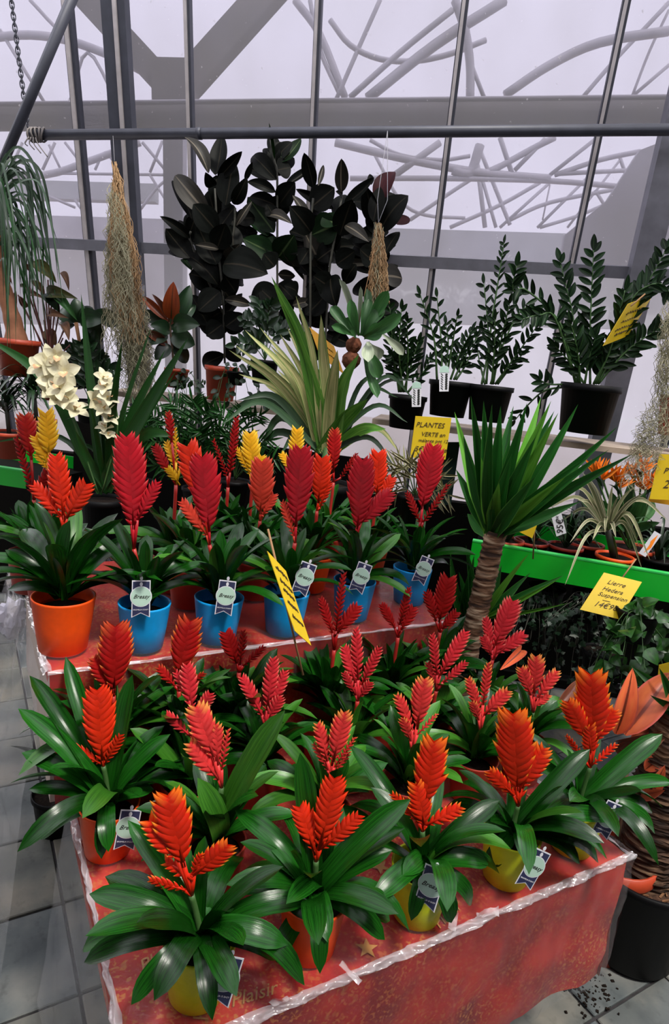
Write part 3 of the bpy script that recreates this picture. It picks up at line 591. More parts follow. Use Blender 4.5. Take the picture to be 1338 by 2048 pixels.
def spike(root, tip, base, hw, col, yaw=0.0, name='flower_spike', full=1.0, thin=False):
    """flat two-rowed spike of overlapping bracts from base to tip (world), hw = half width in metres"""
    T, B = Vector(tip), Vector(base); z = T-B; ln = z.length; z /= ln
    d = CAM-B; d.z = 0; d.normalize(); d = Matrix.Rotation(yaw, 3, 'Z') @ d
    y = -(d - z*d.dot(z)).normalized(); x = y.cross(z); R = Matrix((x, y, z)).transposed()
    sp = obj(name, None, root, m4(R, B-Vector(root.location)))
    ax = MB().tube([(0, 0, -0.01), (0, 0, ln*.5), (0, 0, ln*.92)], [0.0045*min(1, hw/.02), .004*min(1, hw/.02), 0.001], 6)
    bpy.data.objects.remove(sp); sp = obj(name, ax.mesh(name, 'br_'+col), root, m4(R, B-Vector(root.location)))
    n = max(5, int(round(full*(6+ln/0.0095)/2)))
    for k in range(n):
        for sgn in (-1, 1):
            t = (k+(0.5 if sgn > 0 else 0))/n
            if t > 0.97: continue
            wp = (0.42+0.58*min(1, t/0.3)) * (1-max(0, (t-.5)/.5)**2*0.72)      # outline
            ang = math.radians(44-18*t)
            bl = min(max(hw*1.28*wp/math.sin(ang), ln*0.13), ln*.5)
            z0 = t*ln*0.93 - bl*0.16
            ap = t > 0.72
            me = bract_mesh(('ba_' if ap else 'br_')+col) if M['ba_'+col] is not M['br_'+col] else bract_mesh('br_'+col)
            a = PI/2-ang + random.uniform(-.05, .05)
            S = Matrix.Diagonal((bl, bl*.8, bl*0.85))
            Rb = Matrix.Rotation(-a, 3, 'Y') @ S
            if sgn < 0: Rb = Matrix.Rotation(PI, 3, 'Z') @ Rb
            o = obj('bract', me, sp, m4(Rb, Vector((0, 0, z0))))
    return sp
TAGB, TAGW, TAGD = MB(), MB(), MB()
pts = [(-.0195, .043), (.0195, .043), (.0195, -.043), (0, -.033), (-.0195, -.043)]
def flat(pts, z, t=0.0006):
    n = len(pts); v = [Vector((x, y, z)) for x, y in pts]+[Vector((x, y, z-t)) for x, y in pts]
    return v, [tuple(reversed(range(n))), tuple(range(n, 2*n))]+[(i, n+i, n+(i+1) % n, (i+1) % n) for i in range(n)]
TAGW.add(*flat([(x*1.09, y*1.05) for x, y in pts], 0)); TAGB.add(*flat([(x*.97, y*.98) for x, y in pts], .0006))
TAGW = TAGW.mesh('tag_border', 'white_card', False); TAGB = TAGB.mesh('tag', 'navy', False)
TAGD.add(*flat([(math.cos(a)*.0235, math.sin(a)*.0235) for a in [2*PI*k/28 for k in range(28)]], .0012))
TAGR = MB().add(*flat([(math.cos(a)*.025, math.sin(a)*.025) for a in [2*PI*k/28 for k in range(28)]], .0009)).mesh('disc_border', 'white_card', False)
TAGD = TAGD.mesh('disc', 'mint', False)
TAGP = MB().add(*flat([(math.cos(a)*.0035, .036+math.sin(a)*.005) for a in [2*PI*k/12 for k in range(12)]], .0011)); TAGP.add(*flat([(math.cos(a)*.0036, .0505+math.sin(a)*.005) for a in [2*PI*k/12 for k in range(12)]], .0005)); TAGP = TAGP.mesh('tag_peg', 'white_card', False)
def plant_tag(root, P, roll, yaw=0.0, tilt=0.12, s=1.0):
    R = facing(P, yaw, tilt, -roll) @ Matrix.Diagonal((s, s, s))
    t = obj('tag', TAGB, root, m4(R, Vector(P)-Vector(root.location))); I = Matrix.Identity(3)
    obj('tag_border', TAGW, t); obj('disc_border', TAGR, t, m4(I, Vector((0, .006, 0)))); obj('disc', TAGD, t, m4(I, Vector((0, .006, 0)))); obj('tag_peg', TAGP, t)
    obj('lettering', text_mesh('Breasy', 0.0135, 'ink', 0.45), t, m4(I, Vector((0, .006, .0016)))); obj('lettering', text_mesh('BROMELIA IS EASY', 0.0042, 'white_card'), t, m4(I, Vector((0, -.026, .0011))))
    return t
RINGS = ((6, (.17, .215), (-.06, .005), (.18, .30), (.040, .048)), (8, (.165, .205), (.0, .08), (.16, .26), (.040, .050)), (6, (.12, .16), (.08, .15), (.08, .16), (.038, .046)), (4, (.05, .09), (.09, .16), (.03, .08), (.032, .040)))
RINGS_UP = ((5, (.15, .20), (-.02, .03), (.16, .24), (.038, .046)), (8, (.14, .19), (.04, .10), (.14, .22), (.038, .048)), (7, (.09, .14), (.10, .17), (.08, .14), (.036, .044)), (4, (.04, .07), (.10, .16), (.03, .08), (.030, .038)))
ARCH = (0.04, 0.10, 0.16, 0.22, 0.29, 0.36)
def rosette(root, crown, rnd, scale=1.0, mat='brom', n_scale=1.0, light=0.1, rings=RINGS, wscale=1.0):
    ga = rnd.uniform(0, 6.28); cv = CAM-crown; cv.z = 0; cv.normalize()
    for ri, (n, rr, zr, ar, ww) in enumerate(rings):
        n = max(2, round(n*n_scale))
        for k in range(n):
            az = ga+2*PI*(k+rnd.uniform(-.25, .25))/n
            r = rnd.uniform(*rr)*scale; z = rnd.uniform(*zr)*scale; a = min(ARCH, key=lambda q: abs(q-rnd.uniform(*ar)))
            d = Vector((math.cos(az), math.sin(az), 0)); m = 'brom_light' if rnd.random() < light else mat; tw = rnd.uniform(-.3, .3); wd = rnd.uniform(*ww)*.9*wscale*(.9+.1*scale); ro = rnd.uniform(-.25, .25); dz = rnd.uniform(-.012, .012)
            if d.dot(cv) > .6 and (ri == 0 or (ri == 1 and rings is RINGS_UP)): continue      # nothing hangs before the pot
            if d.dot(cv) > .45 and ri == 1: z += .03
            put_leaf(root, leafmesh('strap', m, a, 0.10), crown+d*0.008+UP*dz, crown+d*r+UP*z, wd, UP-d*0.2+d.cross(UP)*tw, 'leaf', ro)
        ga += rnd.uniform(.5, 1.2)
def fpos(px, py, P):
    """the point of pixel px,py in the upright plane through the plant at P that faces the room"""
    n = Vector((0, 1, 0)); return at_plane(px, py, n, P.y)
NB = [0]
def bromeliad(P, pot, label, spikes, stembase, seed, group, tagspec=None, scale=1.0, light=0.1, pot_s=1.0, skip=None, stem_mat='stem_red', mat='brom', n_scale=1.0, lift=0.0, wscale=1.0, leaves=(), up=False):
    """P: foot of the pot; spikes: (tip px, base px, half width px, colour, yaw)"""
    P = Vector(P); rnd = random.Random(seed)
    name = 'potted_bromeliad'
    t = thing(name, P, label, 'bromeliad', group); h = 0.122*pot_s
    obj('pot', get_pot(pot, pot_s), t); obj('soil', SOIL, t, Matrix.Scale(pot_s, 4))
    crown = P+UP*(h+0.0+lift)
    rosette(t, crown, rnd, scale*(1.08 if P.z > .9 else 1), mat, n_scale*(1.2 if P.z > .9 else 1), light*(1.6 if P.z > .9 else 1), RINGS_UP if P.z > .9 or up else RINGS, wscale)
    for (tx, ty, w, arch, dy, mm) in leaves:
        Q = at_plane(tx, ty, Vector((0, 1, 0)), P.y+dy); put_leaf(t, leafmesh('strap', mm, arch, 0.10), crown, Q, w, UP-Vector((0, .5, 0)), 'leaf')
    SB = fpos(*stembase, P) if stembase else crown+UP*0.08
    st = MB().tube(spline([crown-P, (crown*.5+SB*.5)-P+Vector((0, .002, 0)), SB-P], 4), [.0055]*9, 8)
    obj('flower_stem', st.mesh('flower_stem', stem_mat), t)
    for i, sp in enumerate(spikes):
        tip, base, hw, colr = sp[:4]; yaw = sp[4] if len(sp) > 4 else rnd.uniform(-.35, .35)
        dy = 0 if i == 0 else rnd.uniform(-.012, .012)
        Pb = Vector((P.x, P.y+dy, P.z)); T = fpos(*tip, Pb); B = fpos(*base, P)
        spike(t, T, B, metres(hw, T)/max(.6, math.cos(yaw)), colr, yaw, 'flower_spike' if i == 0 else 'side_spike')
        if (B-SB).length > 0.012:
            k = MB().tube([SB-P, B-P], .0042, 6); obj('spike_stalk', k.mesh('spike_stalk', 'br_'+colr), t)
    if tagspec:
        px, py, roll = tagspec[:3]; d = CAM-P; d.z = 0; d.normalize()
        q = at_plane(px, py, d, d.dot(P)+(tagspec[3] if len(tagspec) > 3 else 0.075)); plant_tag(t, q, math.radians(roll), tagspec[4] if len(tagspec) > 4 else 0)
    return t
def foot(px, py, z, back=.045):
    p = at_h(px, py, z+.008); d = p-CAM; d.z = 0; d.normalize(); q = p+d*back; q.z = z+.007; return q
def foot_e2(px, py, b, z):
    """foot on the height z below the pixel's point in the plane b of the table"""
    p = at_plane(px, py, E2, b); return Vector((p.x, p.y, z+.007))
G1, G2, G3 = 'flame-flowered bromeliads on the lower tier', 'blue-potted bromeliads on the upper tier', 'bromeliads behind on the upper tier'
B = bromeliad
# front row, lower tier
B(foot(390, 2030, ZT), 'lime', 'lime-potted bromeliad with wide orange-red plume and yellow tip, at the table\'s near corner', [((335, 1592), (366, 1722), 38, 'flame', .1), ((300, 1642), (352, 1712), 26, 'flame', .5), ((457, 1690), (388, 1748), 24, 'flame', -.2), ((332, 1722), (378, 1752), 20, 'flame', .6), ((295, 1757), (372, 1780), 12, 'flame', 0), ((404, 1706), (385, 1748), 11, 'flame', 0)], (383, 1790), 3, G1, (447, 1962, 12, .085), leaves=((168, 1925, 0.0360, 0.22, -0.03, 'brom'), (178, 1788, 0.0418, 0.22, 0.0, 'brom'), (262, 2010, 0.0324, 0.29, -0.1, 'brom'), (308, 2002, 0.0418, 0.29, -0.13, 'brom'), (425, 2042, 0.0324, 0.29, -0.14, 'brom'), (470, 1985, 0.0396, 0.29, -0.09, 'brom'), (576, 1890, 0.0418, 0.29, -0.03, 'brom'), (556, 1915, 0.0360, 0.29, 0.02, 'brom'), (255, 1640, 0.0324, 0.1, 0.06, 'brom'), (165, 1900, 0.0360, 0.22, 0.03, 'brom'),), n_scale=.62, stem_mat='stem_green')
B(foot(215, 1728, ZT), 'orange', 'orange-potted bromeliad with plain scarlet plume, on the lower tier\'s left edge', [((195, 1376), (205, 1520), 30, 'scarlet', .05), ((140, 1492), (200, 1526), 12, 'scarlet', .2), ((245, 1466), (209, 1528), 11, 'scarlet', -.2)], (207, 1532), 5, G1, (255, 1660, 8, .07), leaves=((81, 1679, 0.0360, 0.22, -0.05, 'brom'), (88, 1655, 0.0396, 0.22, 0.0, 'brom'), (217, 1704, 0.0360, 0.29, -0.11, 'brom'), (203, 1718, 0.0288, 0.29, -0.1, 'brom'), (308, 1579, 0.0360, 0.16, 0.0, 'brom'), (341, 1468, 0.0360, 0.1, 0.04, 'brom'), (265, 1349, 0.0396, 0.04, 0.05, 'brom'), (36, 1417, 0.0396, 0.16, 0.03, 'brom'), (43, 1505, 0.0396, 0.16, 0.0, 'brom'), (59, 1351, 0.0360, 0.16, 0.1, 'brom'), (131, 1313, 0.0360, 0.1, 0.12, 'brom'), (57, 1579, 0.0324, 0.16, -0.02, 'brom'),), n_scale=.62, stem_mat='stem_green')
B(foot(612, 1935, ZT), 'orange', 'orange-potted bromeliad with plain scarlet three-pronged plume, second along the table\'s front edge', [((672, 1552), (640, 1690), 28, 'scarlet', .1), ((600, 1612), (628, 1698), 21, 'scarlet', .3), ((724, 1627), (640, 1698), 17, 'scarlet', -.2)], (632, 1722), 8, G1, None, leaves=((640, 1948, 0.0324, 0.29, -0.13, 'brom'), (572, 1808, 0.0360, 0.22, -0.12, 'brom'), (655, 1885, 0.0360, 0.29, -0.11, 'brom'), (770, 1880, 0.0360, 0.29, -0.05, 'brom'), (780, 1842, 0.0396, 0.29, 0.0, 'brom'), (462, 1780, 0.0360, 0.22, 0.0, 'brom'), (600, 1505, 0.0418, 0.06, 0.07, 'brom'), (822, 1598, 0.0446, 0.12, 0.03, 'brom'), (785, 1700, 0.0360, 0.16, 0.02, 'brom'), (553, 1925, 0.0360, 0.29, -0.04, 'brom'), (470, 1620, 0.0396, 0.22, 0.08, 'brom'),), n_scale=.62, stem_mat='stem_green')
B(foot(825, 1860, ZT), 'lime', 'lime-potted bromeliad with orange-tipped plume and its name tag facing out, third on the front edge', [((868, 1487), (850, 1602), 38, 'flame', .05), ((833, 1572), (848, 1648), 27, 'flame', .4), ((925, 1613), (852, 1650), 15, 'flame', -.2), ((780, 1582), (838, 1645), 11, 'flame', .2)], (845, 1662), 12, G1, (860, 1776, 7, .08), leaves=((822, 1842, 0.0302, 0.29, -0.1, 'brom'), (903, 1846, 0.0396, 0.29, -0.06, 'brom'), (943, 1810, 0.0360, 0.29, -0.02, 'brom'), (977, 1728, 0.0396, 0.22, 0.01, 'brom'), (805, 1752, 0.0396, 0.22, -0.1, 'brom'), (1000, 1600, 0.0396, 0.12, 0.08, 'brom'), (700, 1490, 0.0360, 0.12, 0.14, 'brom'),), n_scale=.62, stem_mat='stem_green')
B(foot(1003, 1780, ZT), 'lime', 'lime-potted bromeliad with broad orange-red plume, fourth on the front edge', [((1027, 1432), (1035, 1572), 42, 'flame', .05), ((1090, 1495), (1042, 1575), 20, 'flame', -.2), ((1035, 1545), (1036, 1600), 30, 'flame', .3), ((978, 1540), (1028, 1590), 15, 'flame', .2)], (1036, 1612), 21, G1, (1066, 1738, 25, .07, .6), leaves=((1078, 1752, 0.0360, 0.29, -0.06, 'brom'), (1197, 1726, 0.0396, 0.29, -0.01, 'brom'), (1160, 1728, 0.0360, 0.29, -0.04, 'brom'), (978, 1732, 0.0396, 0.29, -0.03, 'brom'), (1049, 1722, 0.0360, 0.22, -0.11, 'brom'), (1217, 1640, 0.0396, 0.22, 0.04, 'brom'), (1180, 1498, 0.0432, 0.1, 0.08, 'brom'),), n_scale=.62, stem_mat='stem_green')
B(foot(1135, 1715, ZT), 'lime', 'lime-potted bromeliad with tall red plume and yellow crown, at the table\'s right corner', [((1183, 1352), (1185, 1480), 38, 'flame', .05), ((1135, 1402), (1176, 1480), 20, 'flame', .2), ((1230, 1420), (1192, 1480), 16, 'flame', -.2), ((1180, 1455), (1180, 1505), 30, 'flame', .3), ((1130, 1466), (1168, 1520), 7, 'flame', 0), ((1237, 1485), (1184, 1530), 8, 'flame', 0)], (1180, 1535), 27, G1, (1215, 1640, 18, .06, .5), leaves=((1310, 1668, 0.0396, 0.29, -0.02, 'brom'), (1305, 1625, 0.0396, 0.22, 0.02, 'brom'), (1345, 1565, 0.0360, 0.16, 0.06, 'brom'), (1325, 1468, 0.0468, 0.1, 0.06, 'brom'), (1290, 1660, 0.0288, 0.29, -0.06, 'brom'), (1215, 1620, 0.0324, 0.22, -0.08, 'brom'),), n_scale=.62, stem_mat='stem_green')
# second row
r2, r3, r4 = 1.10, 1.285, 1.395
B(foot_e2(440, 1560, r2-.02, ZT), 'red', 'bromeliad with rosy yellow-tipped forked plume, behind the wide flame at the near corner', [((392, 1412), (428, 1512), 25, 'pink_tip', .2), ((432, 1445), (436, 1530), 15, 'pink_tip', .1), ((458, 1452), (443, 1540), 8, 'pink_tip', 0), ((377, 1482), (438, 1558), 17, 'pink_tip', .4)], (443, 1575), 31, G1, None, light=.45, stem_mat='stem_green', leaves=((570, 1420, .05, .08, .05, 'brom_light'), (395, 1555, .045, .22, -.05, 'brom_light')), up=True)
B(foot_e2(660, 1540, r2-.02, ZT), 'red', 'bromeliad with small rosy forked plume and yellow tips, behind the plain scarlet three-pronged one', [((690, 1422), (666, 1522), 20, 'pink_tip', .2), ((635, 1442), (655, 1522), 13, 'pink_tip', .3), ((625, 1482), (656, 1540), 8, 'pink_tip', 0), ((714, 1470), (668, 1535), 7, 'pink_tip', 0), ((702, 1500), (670, 1545), 7, 'pink_tip', 0)], (662, 1552), 35, G1, None, light=.3, stem_mat='stem_green', up=True)
B(foot_e2(825, 1490, r2, ZT), 'red', 'bromeliad with rosy plume and cream tips, behind the lime pot with the tag facing out', [((850, 1357), (835, 1450), 21, 'pink_tip', .1), ((792, 1385), (825, 1460), 12, 'pink_tip', .2), ((805, 1437), (822, 1482), 11, 'pink_tip', 0), ((878, 1424), (834, 1470), 6, 'pink_tip', 0)], (823, 1500), 38, G1, None, light=.3, stem_mat='stem_green', up=True)
B(foot_e2(960, 1450, r2+.02, ZT), 'red', 'bromeliad with narrow upright rosy spike and splayed side spikes, behind the broad orange-red plume', [((978, 1320), (966, 1410), 10, 'pink_tip', .1), ((935, 1352), (960, 1425), 11, 'pink_tip', .2), ((1018, 1380), (968, 1430), 14, 'pink_tip', -.2), ((945, 1405), (958, 1440), 11, 'pink_tip', 0)], (960, 1462), 41, G1, None, light=.4, stem_mat='stem_green', up=True)
B(foot_e2(1065, 1415, r2+.03, ZT), 'red', 'bromeliad with squat rosy yellow-tipped plume, left of the tall plume at the right corner', [((1073, 1312), (1068, 1386), 17, 'pink_tip', .1), ((1042, 1334), (1062, 1390), 13, 'pink_tip', .2), ((1116, 1340), (1075, 1395), 12, 'pink_tip', -.2), ((1098, 1390), (1070, 1412), 10, 'pink_tip', 0)], (1066, 1425), 45, G1, None, light=.4, stem_mat='stem_green', up=True)
# third row
B(foot_e2(385, 1440, r3, ZT), 'red', 'bromeliad with ragged pink-red plume, behind the rosy forked one and right of the orange pot', [((375, 1325), (383, 1420), 17, 'pink', .1), ((422, 1386), (392, 1432), 13, 'pink', -.2), ((330, 1424), (378, 1470), 11, 'pink', .2), ((350, 1340), (380, 1400), 10, 'pink', 0)], (388, 1462), 51, G1, None, light=.25, up=True)
B(foot_e2(530, 1440, r3, ZT), 'red', 'bromeliad with pink-red plume of slim spikes, in front of the leaning yellow card', [((548, 1310), (534, 1420), 15, 'pink', .1), ((482, 1348), (524, 1430), 13, 'pink', .2), ((572, 1338), (541, 1420), 13, 'pink', -.2), ((562, 1395), (532, 1442), 13, 'pink', 0)], (530, 1452), 55, G1, None, light=.25, up=True)
B(foot_e2(715, 1395, r3, ZT), 'red', 'bromeliad with five slim pink-red spikes, below the fourth and fifth blue pots', [((712, 1250), (716, 1360), 12, 'pink', .1), ((688, 1290), (711, 1365), 13, 'pink', .3), ((762, 1290), (723, 1370), 11, 'pink', -.2), ((686, 1342), (712, 1390), 9, 'pink', 0), ((742, 1364), (718, 1395), 10, 'pink', 0)], (715, 1402), 57, G1, None, light=.25, up=True)
B(foot_e2(872, 1370, r3, ZT), 'red', 'bromeliad with two long pink-red spikes in a V, left of the yucca trunk', [((936, 1258), (880, 1350), 14, 'pink', -.1), ((864, 1263), (874, 1350), 10, 'pink', .3), ((936, 1322), (886, 1365), 9, 'pink', -.2), ((855, 1322), (872, 1375), 9, 'pink', 0)], (872, 1382), 61, G1, None, light=.3, up=True)
B(foot_e2(985, 1310, r3+.03, ZT), 'red', 'bromeliad with bright pink-red starry plume, just right of the yucca trunk', [((1028, 1200), (990, 1290), 20, 'pink', -.1), ((970, 1232), (985, 1300), 10, 'pink', .3), ((1051, 1267), (995, 1306), 13, 'pink', -.2), ((1003, 1258), (990, 1310), 17, 'pink', 0), ((966, 1274), (984, 1310), 11, 'pink', .2)], (985, 1320), 63, G1, None, light=.35, up=True)
# against the riser
B(foot_e2(225, 1385, r4, ZT), 'red', 'bromeliad with dark red orange-edged plume, under the upper orange pot', [((232, 1252), (228, 1376), 33, 'deep_tip', .1), ((188, 1315), (220, 1380), 16, 'deep_tip', .3)], (227, 1392), 67, G1, None, up=True, n_scale=1.8, lift=.055, scale=1.12, light=.2)
B(foot_e2(362, 1350, r4, ZT), 'red', 'bromeliad with dark red orange-edged plume, between the first and second blue pots', [((380, 1244), (358, 1348), 32, 'deep_tip', -.1), ((315, 1332), (350, 1372), 10, 'deep_tip', .3), ((412, 1345), (368, 1372), 8, 'deep_tip', 0)], (358, 1382), 71, G1, None, up=True, n_scale=1.8, lift=.055, scale=1.12, light=.2)
B(foot_e2(478, 1335, r4, ZT), 'red', 'bromeliad with shaded deep red branched plume, left of the leaning yellow card', [((488, 1256), (480, 1330), 9, 'deep', 0), ((452, 1264), (474, 1326), 17, 'deep', .3), ((532, 1290), (486, 1332), 8, 'deep', -.3)], (478, 1345), 73, G1, None, up=True, n_scale=1.8, lift=.055, scale=1.12, light=.2)
B(foot_e2(668, 1290, r4+.01, ZT), 'red', 'bromeliad with tall deep red trident, in front of the fourth blue pot', [((688, 1140), (672, 1262), 9, 'deep', 0), ((640, 1192), (665, 1266), 10, 'deep', .2), ((718, 1210), (674, 1266), 14, 'deep', -.2)], (668, 1300), 79, G1, None, up=True, n_scale=1.8, lift=.055, scale=1.12, light=.2)
B(foot_e2(795, 1265, r4+.02, ZT), 'red', 'bromeliad with ragged deep red trident, in front of the fifth blue pot', [((820, 1170), (799, 1250), 9, 'deep', 0), ((762, 1206), (790, 1256), 10, 'deep', .2), ((828, 1214), (802, 1260), 12, 'deep', -.2)], (796, 1275), 83, G1, None, up=True, n_scale=1.8, lift=.055, scale=1.12, light=.2)
B(foot_e2(880, 1250, r4+.03, ZT), 'red', 'bromeliad with dense deep red plume, left of the yucca trunk', [((897, 1158), (880, 1238), 24, 'deep', -.1), ((914, 1224), (884, 1258), 11, 'deep', -.2), ((853, 1180), (872, 1242), 11, 'deep', .2)], (880, 1265), 87, G1, None, up=True, n_scale=1.8, lift=.055, scale=1.12, light=.2)
# upper tier, front row
def behind(d, r): return False
B(foot(126, 1312, ZR), 'orange', 'tall orange-potted bromeliad with scarlet three-pronged plume, at the upper tier\'s left end', [((112, 906), (127, 1030), 21, 'scarlet', .1), ((65, 965), (122, 1034), 14, 'scarlet', .2), ((174, 968), (133, 1036), 20, 'scarlet', -.2)], (129, 1062), 91, G2, None, 1.15, .12, 1.14, leaves=((140, 1040, 0.044, .06, -.04, 'brom'), (10, 1100, 0.040, .16, -.02, 'brom'), (15, 1180, 0.033, .16, -.03, 'brom')), wscale=1.15)
B(foot(285, 1308, ZR), 'blue', 'blue-potted bromeliad with tall crimson plume, next to the upper orange pot', [((254, 868), (267, 1050), 31, 'crimson', .1), ((318, 960), (275, 1040), 13, 'crimson', -.2), ((226, 950), (262, 1040), 9, 'crimson', .2)], (268, 1098), 93, G2, (282, 1198, -1, .078), 1.05)
B(foot(432, 1292, ZR), 'blue', 'blue-potted bromeliad with doubled scarlet and crimson plume', [((405, 912), (418, 1056), 30, 'crimson', -.1), ((376, 893), (404, 1000), 30, 'scarlet', .1), ((360, 998), (414, 1070), 13, 'coral', .2)], (419, 1090), 95, G2, (451, 1196, 4, .078), 1.05, leaves=((428, 1088, .04, .05, -.05, 'brom_light'),))
B(foot(565, 1275, ZR), 'blue', 'blue-potted bromeliad with crimson plume, behind the leaning yellow card', [((603, 893), (592, 1046), 28, 'crimson', .05), ((563, 998), (588, 1072), 9, 'coral', .2)], (590, 1086), 97, G2, (608, 1158, 14, .078), 1.05)
B(foot(700, 1245, ZR), 'blue', 'blue-potted bromeliad with crimson plume and broad right-hand side spike', [((727, 916), (715, 1052), 26, 'crimson', .05), ((782, 984), (722, 1045), 17, 'crimson', -.2)], (711, 1076), 101, G2, (721, 1156, 13, .078), 1.05)
B(foot(815, 1212, ZR), 'blue', 'blue-potted bromeliad with deep crimson plume and two thin prongs, nearest the yucca', [((868, 890), (845, 1012), 24, 'crimson', -.05), ((812, 980), (840, 1044), 8, 'deep', .2), ((900, 964), (846, 1045), 7, 'deep', -.2)], (839, 1062), 103, G2, (846, 1141, 14, .078), 1.05)
# upper tier, behind
def RB(px, py, b, pot, label, spikes, sb, seed, **k): return B(foot_e2(px, py, b, ZR), pot, label, spikes, sb, seed, G3, None, **k)
RB(100, 940, 1.86, 'red', 'bromeliad with broad yellow plume, behind the upper orange pot', [((93, 828), (98, 905), 27, 'yellow', .1), ((70, 872), (95, 925), 13, 'yellow', .2), ((70, 905), (96, 940), 7, 'yellow', 0)], (100, 945), 105)
RB(62, 920, 2.0, 'red', 'bromeliad with red plume, left of the broad yellow plume', [((50, 830), (62, 912), 19, 'deep_tip', .1), ((30, 868), (66, 985), 8, 'deep', 0), ((108, 925), (72, 990), 12, 'deep', 0)], (68, 1000), 107)
RB(352, 950, 1.92, 'red', 'bromeliad with yellow and red mixed spikes, behind the doubled plume', [((336, 820), (344, 885), 9, 'deep_tip', 0), ((350, 852), (352, 925), 6, 'yellow', 0), ((332, 880), (352, 938), 9, 'yellow', .1), ((386, 882), (362, 930), 6, 'yellow', 0), ((308, 888), (342, 952), 11, 'deep', .1), ((335, 935), (356, 965), 9, 'yellow', 0)], (352, 970), 109)
RB(456, 965, 1.98, 'red', 'bromeliad with thin dark red mast-like spike, left of the small yellow plume', [((474, 828), (460, 945), 9, 'deep', 0), ((425, 875), (454, 952), 5, 'deep', 0)], (456, 975), 113)
RB(505, 955, 1.95, 'red', 'bromeliad with small yellow plume, behind the coral one', [((500, 867), (505, 945), 19, 'yellow', .1), ((524, 912), (509, 955), 12, 'yellow', -.1), ((472, 893), (500, 948), 8, 'yellow', .1)], (505, 965), 127)
RB(520, 1030, 1.80, 'red', 'red-potted bromeliad with coral plume, between the second and third blue pots', [((525, 923), (521, 1022), 25, 'coral', .05), ((549, 988), (526, 1030), 11, 'coral', -.2)], (520, 1042), 131)
RB(590, 925, 1.98, 'red', 'bromeliad with yellow plume peeping over a crimson one', [((595, 860), (590, 920), 18, 'yellow', .1), ((562, 905), (586, 945), 9, 'yellow', .1)], (589, 950), 137)
RB(636, 1010, 1.82, 'orange', 'orange-potted bromeliad with orange-red plume, between the third and fourth blue pots', [((645, 916), (637, 1000), 22, 'scarlet', .05), ((660, 960), (640, 1015), 9, 'scarlet', -.2)], (634, 1022), 139)
RB(667, 955, 2.02, 'red', 'bromeliad with slim dark red plume, in front of the striped palm-like plant', [((670, 856), (667, 940), 14, 'deep_tip', .05), ((716, 903), (682, 955), 6, 'deep', 0)], (667, 965), 149)
RB(752, 990, 1.84, 'orange', 'orange-potted bromeliad with scarlet plume, between the fourth and fifth blue pots', [((757, 906), (754, 985), 21, 'scarlet', .05), ((785, 955), (758, 1000), 12, 'scarlet', -.2)], (752, 1010), 151)
RB(385, 1060, 1.78, 'red', 'red-potted bromeliad without a plume, between the first and second blue pots', [], None, 157)
# ================================================================== SHELVES, TRAYS, SIGNS
def board(mb, p, q, depth, th=0.03):
    p, q = Vector(p), Vector(q); x = (q-p).normalized(); y = Vector((-x.y, x.x, 0)).normalized()
    return mb.box((p+q)/2+y*depth/2-UP*th/2, (q-p).length, depth, th, Matrix((x, y, UP)).transposed())
sr0, sr1 = at_y(742, 862, 2.75), at_y(1400, 888, 2.55)
sz = (sr0.z+sr1.z)/2; sr0.z = sr1.z = sz
shr = thing('plant_shelf', (sr0+sr1)/2, 'weathered wooden shelf along the glass with the black zamioculcas pots', 'shelf')
world_part('board', board(MB(), sr0, sr1, 0.34, 0.022), 'wood', shr, False)
for px in (745, 905, 1160, 1330):
    p = at_y(px, 885, 2.78); world_part('upright', MB().beam((p.x, p.y+.12, 0), (p.x, p.y+.12, sz-.022), .06, .03), 'wood', shr, False)
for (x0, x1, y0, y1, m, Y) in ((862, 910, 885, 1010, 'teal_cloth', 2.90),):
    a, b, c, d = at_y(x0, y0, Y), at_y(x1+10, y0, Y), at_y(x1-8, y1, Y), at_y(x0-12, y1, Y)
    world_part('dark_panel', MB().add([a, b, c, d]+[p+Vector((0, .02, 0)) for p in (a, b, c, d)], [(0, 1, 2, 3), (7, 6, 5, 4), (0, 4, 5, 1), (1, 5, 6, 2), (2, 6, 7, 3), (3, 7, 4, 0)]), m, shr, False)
sl0, sl1 = at_y(200, 778, 3.05), at_y(560, 822, 2.95); sl0.z = sl1.z = (sl0.z+sl1.z)/2
shl = thing('plant_shelf', (sl0+sl1)/2, 'weathered wooden shelf with the rubber plant pot, left of the striped plant', 'shelf')
world_part('board', board(MB(), sl0, sl1, 0.34, 0.022), 'wood', shl, False)
for px in (220, 370, 520):
    p = at_y(px, 830, 3.05); world_part('upright', MB().beam((p.x, p.y+.1, 0), (p.x, p.y+.1, sl0.z-.022), .06, .03), 'wood', shl, False)
bp0, bp1 = at_y(150, 850, 3.36), at_y(760, 880, 3.1); bp0.z = bp1.z = 1.25
obj_ = obj('shade_screen', MB().beam(Vector((bp0.x, bp0.y, .72)), Vector((bp1.x, bp1.y, .72)), .02, 1.16).mesh('shade_screen', 'under', False)); tag(obj_, 'dark panel closing the bench below the left shelf', 'screen')  # panel added to black out the bright glass below the shelf
